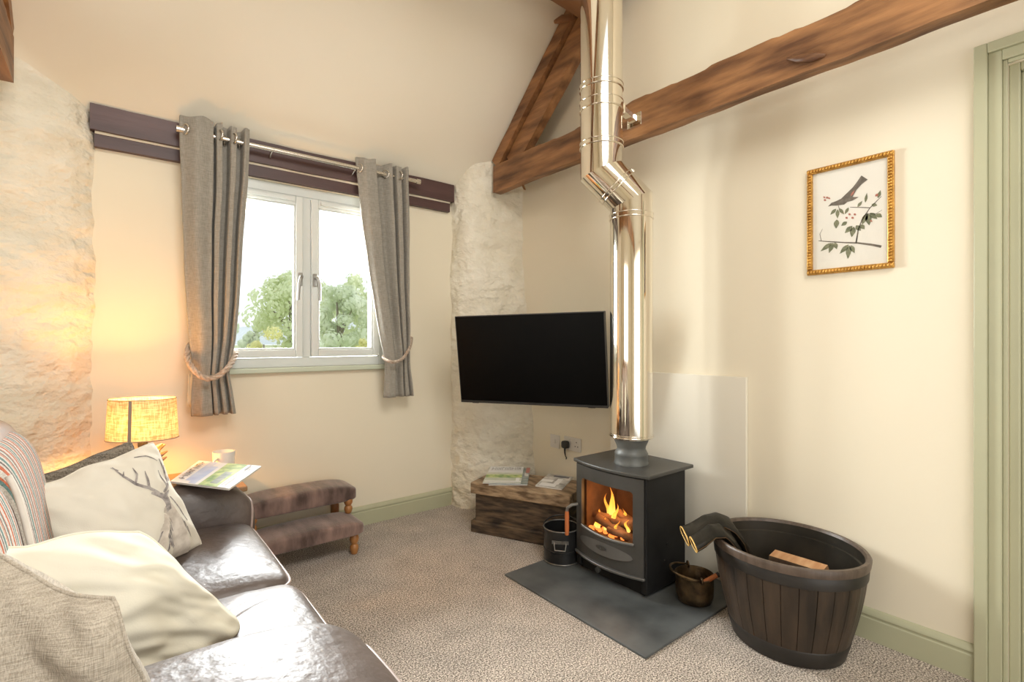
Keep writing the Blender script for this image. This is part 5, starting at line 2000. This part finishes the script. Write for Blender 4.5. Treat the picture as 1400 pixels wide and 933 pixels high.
def tree(name, label, base, h, r, blobs, leafm, nleaf, size, seed, group, trunk_h):
    rnd = random.Random(seed)
    root = thing(name, label, 'tree' if name != 'shrub' else 'shrub', base, group)
    bx, by, bz = base
    lv_, lf = [], []
    bl = []
    for k in range(blobs):
        a = rnd.uniform(0, 2 * PI)
        q = rnd.random() ** .5
        zz = rnd.uniform(trunk_h, h * .86)
        rr = r * q * math.sin(PI * min(.97, max(.06, (zz - trunk_h * .4) / h)) ** .8)
        bl.append((Vector((bx + rr * math.cos(a), by + rr * math.sin(a), bz + zz)), r * rnd.uniform(.22, .38)))
    for k in range(nleaf):
        c, rad = bl[rnd.randrange(len(bl))]
        d = Vector((rnd.gauss(0, 1), rnd.gauss(0, 1), rnd.gauss(0, .8))).normalized()
        p = c + d * rad * rnd.uniform(.65, 1.05)
        t = Vector((rnd.gauss(0, 1), rnd.gauss(0, 1), rnd.gauss(0, .5))).normalized()
        s = d.cross(t)
        s = s.normalized() if s.length > .01 else Vector((1, 0, 0))
        t = s.cross(d).normalized()
        w = size * rnd.uniform(.5, 1.1)
        o = len(lv_)
        lv_ += [p - s * w, p - t * w * .6, p + s * w, p + t * w * .6]
        lf.append((o, o + 1, o + 2, o + 3))
    fb = MB()
    fb.v, fb.f = lv_, lf
    build('foliage', fb, leafm, root, smooth=0, stuff=True)
    build('trunk', MB().tube([(bx, by, bz), (bx + .05 * r, by, bz + h * .35), (bx - .04 * r, by, bz + h * .75)], [r * .10, r * .075, r * .03], 8), 'trunk', root, smooth=60)
    for k in range(0, min(7, blobs)):
        build('branch', MB().tube([(bx, by, bz + h * .3), (Vector((bx, by, bz + h * .35)) + bl[k][0]) / 2, bl[k][0]], [r * .04, r * .028, r * .01], 6), 'trunk', root, smooth=60)
    return root


def on_far(u, y):
    r = ray(u, 466.5)
    k = y / r.y
    return r.x * k, k


def place(u, vtop, y, wpx, **kw):
    x, d = on_far(u, y)
    gz = -.8
    top = CAMH + (466.5 - vtop) / FPX * d
    return dict(base=(x, y, gz), h=(top - gz) / .97, r=wpx / FPX * d / 2, **kw)


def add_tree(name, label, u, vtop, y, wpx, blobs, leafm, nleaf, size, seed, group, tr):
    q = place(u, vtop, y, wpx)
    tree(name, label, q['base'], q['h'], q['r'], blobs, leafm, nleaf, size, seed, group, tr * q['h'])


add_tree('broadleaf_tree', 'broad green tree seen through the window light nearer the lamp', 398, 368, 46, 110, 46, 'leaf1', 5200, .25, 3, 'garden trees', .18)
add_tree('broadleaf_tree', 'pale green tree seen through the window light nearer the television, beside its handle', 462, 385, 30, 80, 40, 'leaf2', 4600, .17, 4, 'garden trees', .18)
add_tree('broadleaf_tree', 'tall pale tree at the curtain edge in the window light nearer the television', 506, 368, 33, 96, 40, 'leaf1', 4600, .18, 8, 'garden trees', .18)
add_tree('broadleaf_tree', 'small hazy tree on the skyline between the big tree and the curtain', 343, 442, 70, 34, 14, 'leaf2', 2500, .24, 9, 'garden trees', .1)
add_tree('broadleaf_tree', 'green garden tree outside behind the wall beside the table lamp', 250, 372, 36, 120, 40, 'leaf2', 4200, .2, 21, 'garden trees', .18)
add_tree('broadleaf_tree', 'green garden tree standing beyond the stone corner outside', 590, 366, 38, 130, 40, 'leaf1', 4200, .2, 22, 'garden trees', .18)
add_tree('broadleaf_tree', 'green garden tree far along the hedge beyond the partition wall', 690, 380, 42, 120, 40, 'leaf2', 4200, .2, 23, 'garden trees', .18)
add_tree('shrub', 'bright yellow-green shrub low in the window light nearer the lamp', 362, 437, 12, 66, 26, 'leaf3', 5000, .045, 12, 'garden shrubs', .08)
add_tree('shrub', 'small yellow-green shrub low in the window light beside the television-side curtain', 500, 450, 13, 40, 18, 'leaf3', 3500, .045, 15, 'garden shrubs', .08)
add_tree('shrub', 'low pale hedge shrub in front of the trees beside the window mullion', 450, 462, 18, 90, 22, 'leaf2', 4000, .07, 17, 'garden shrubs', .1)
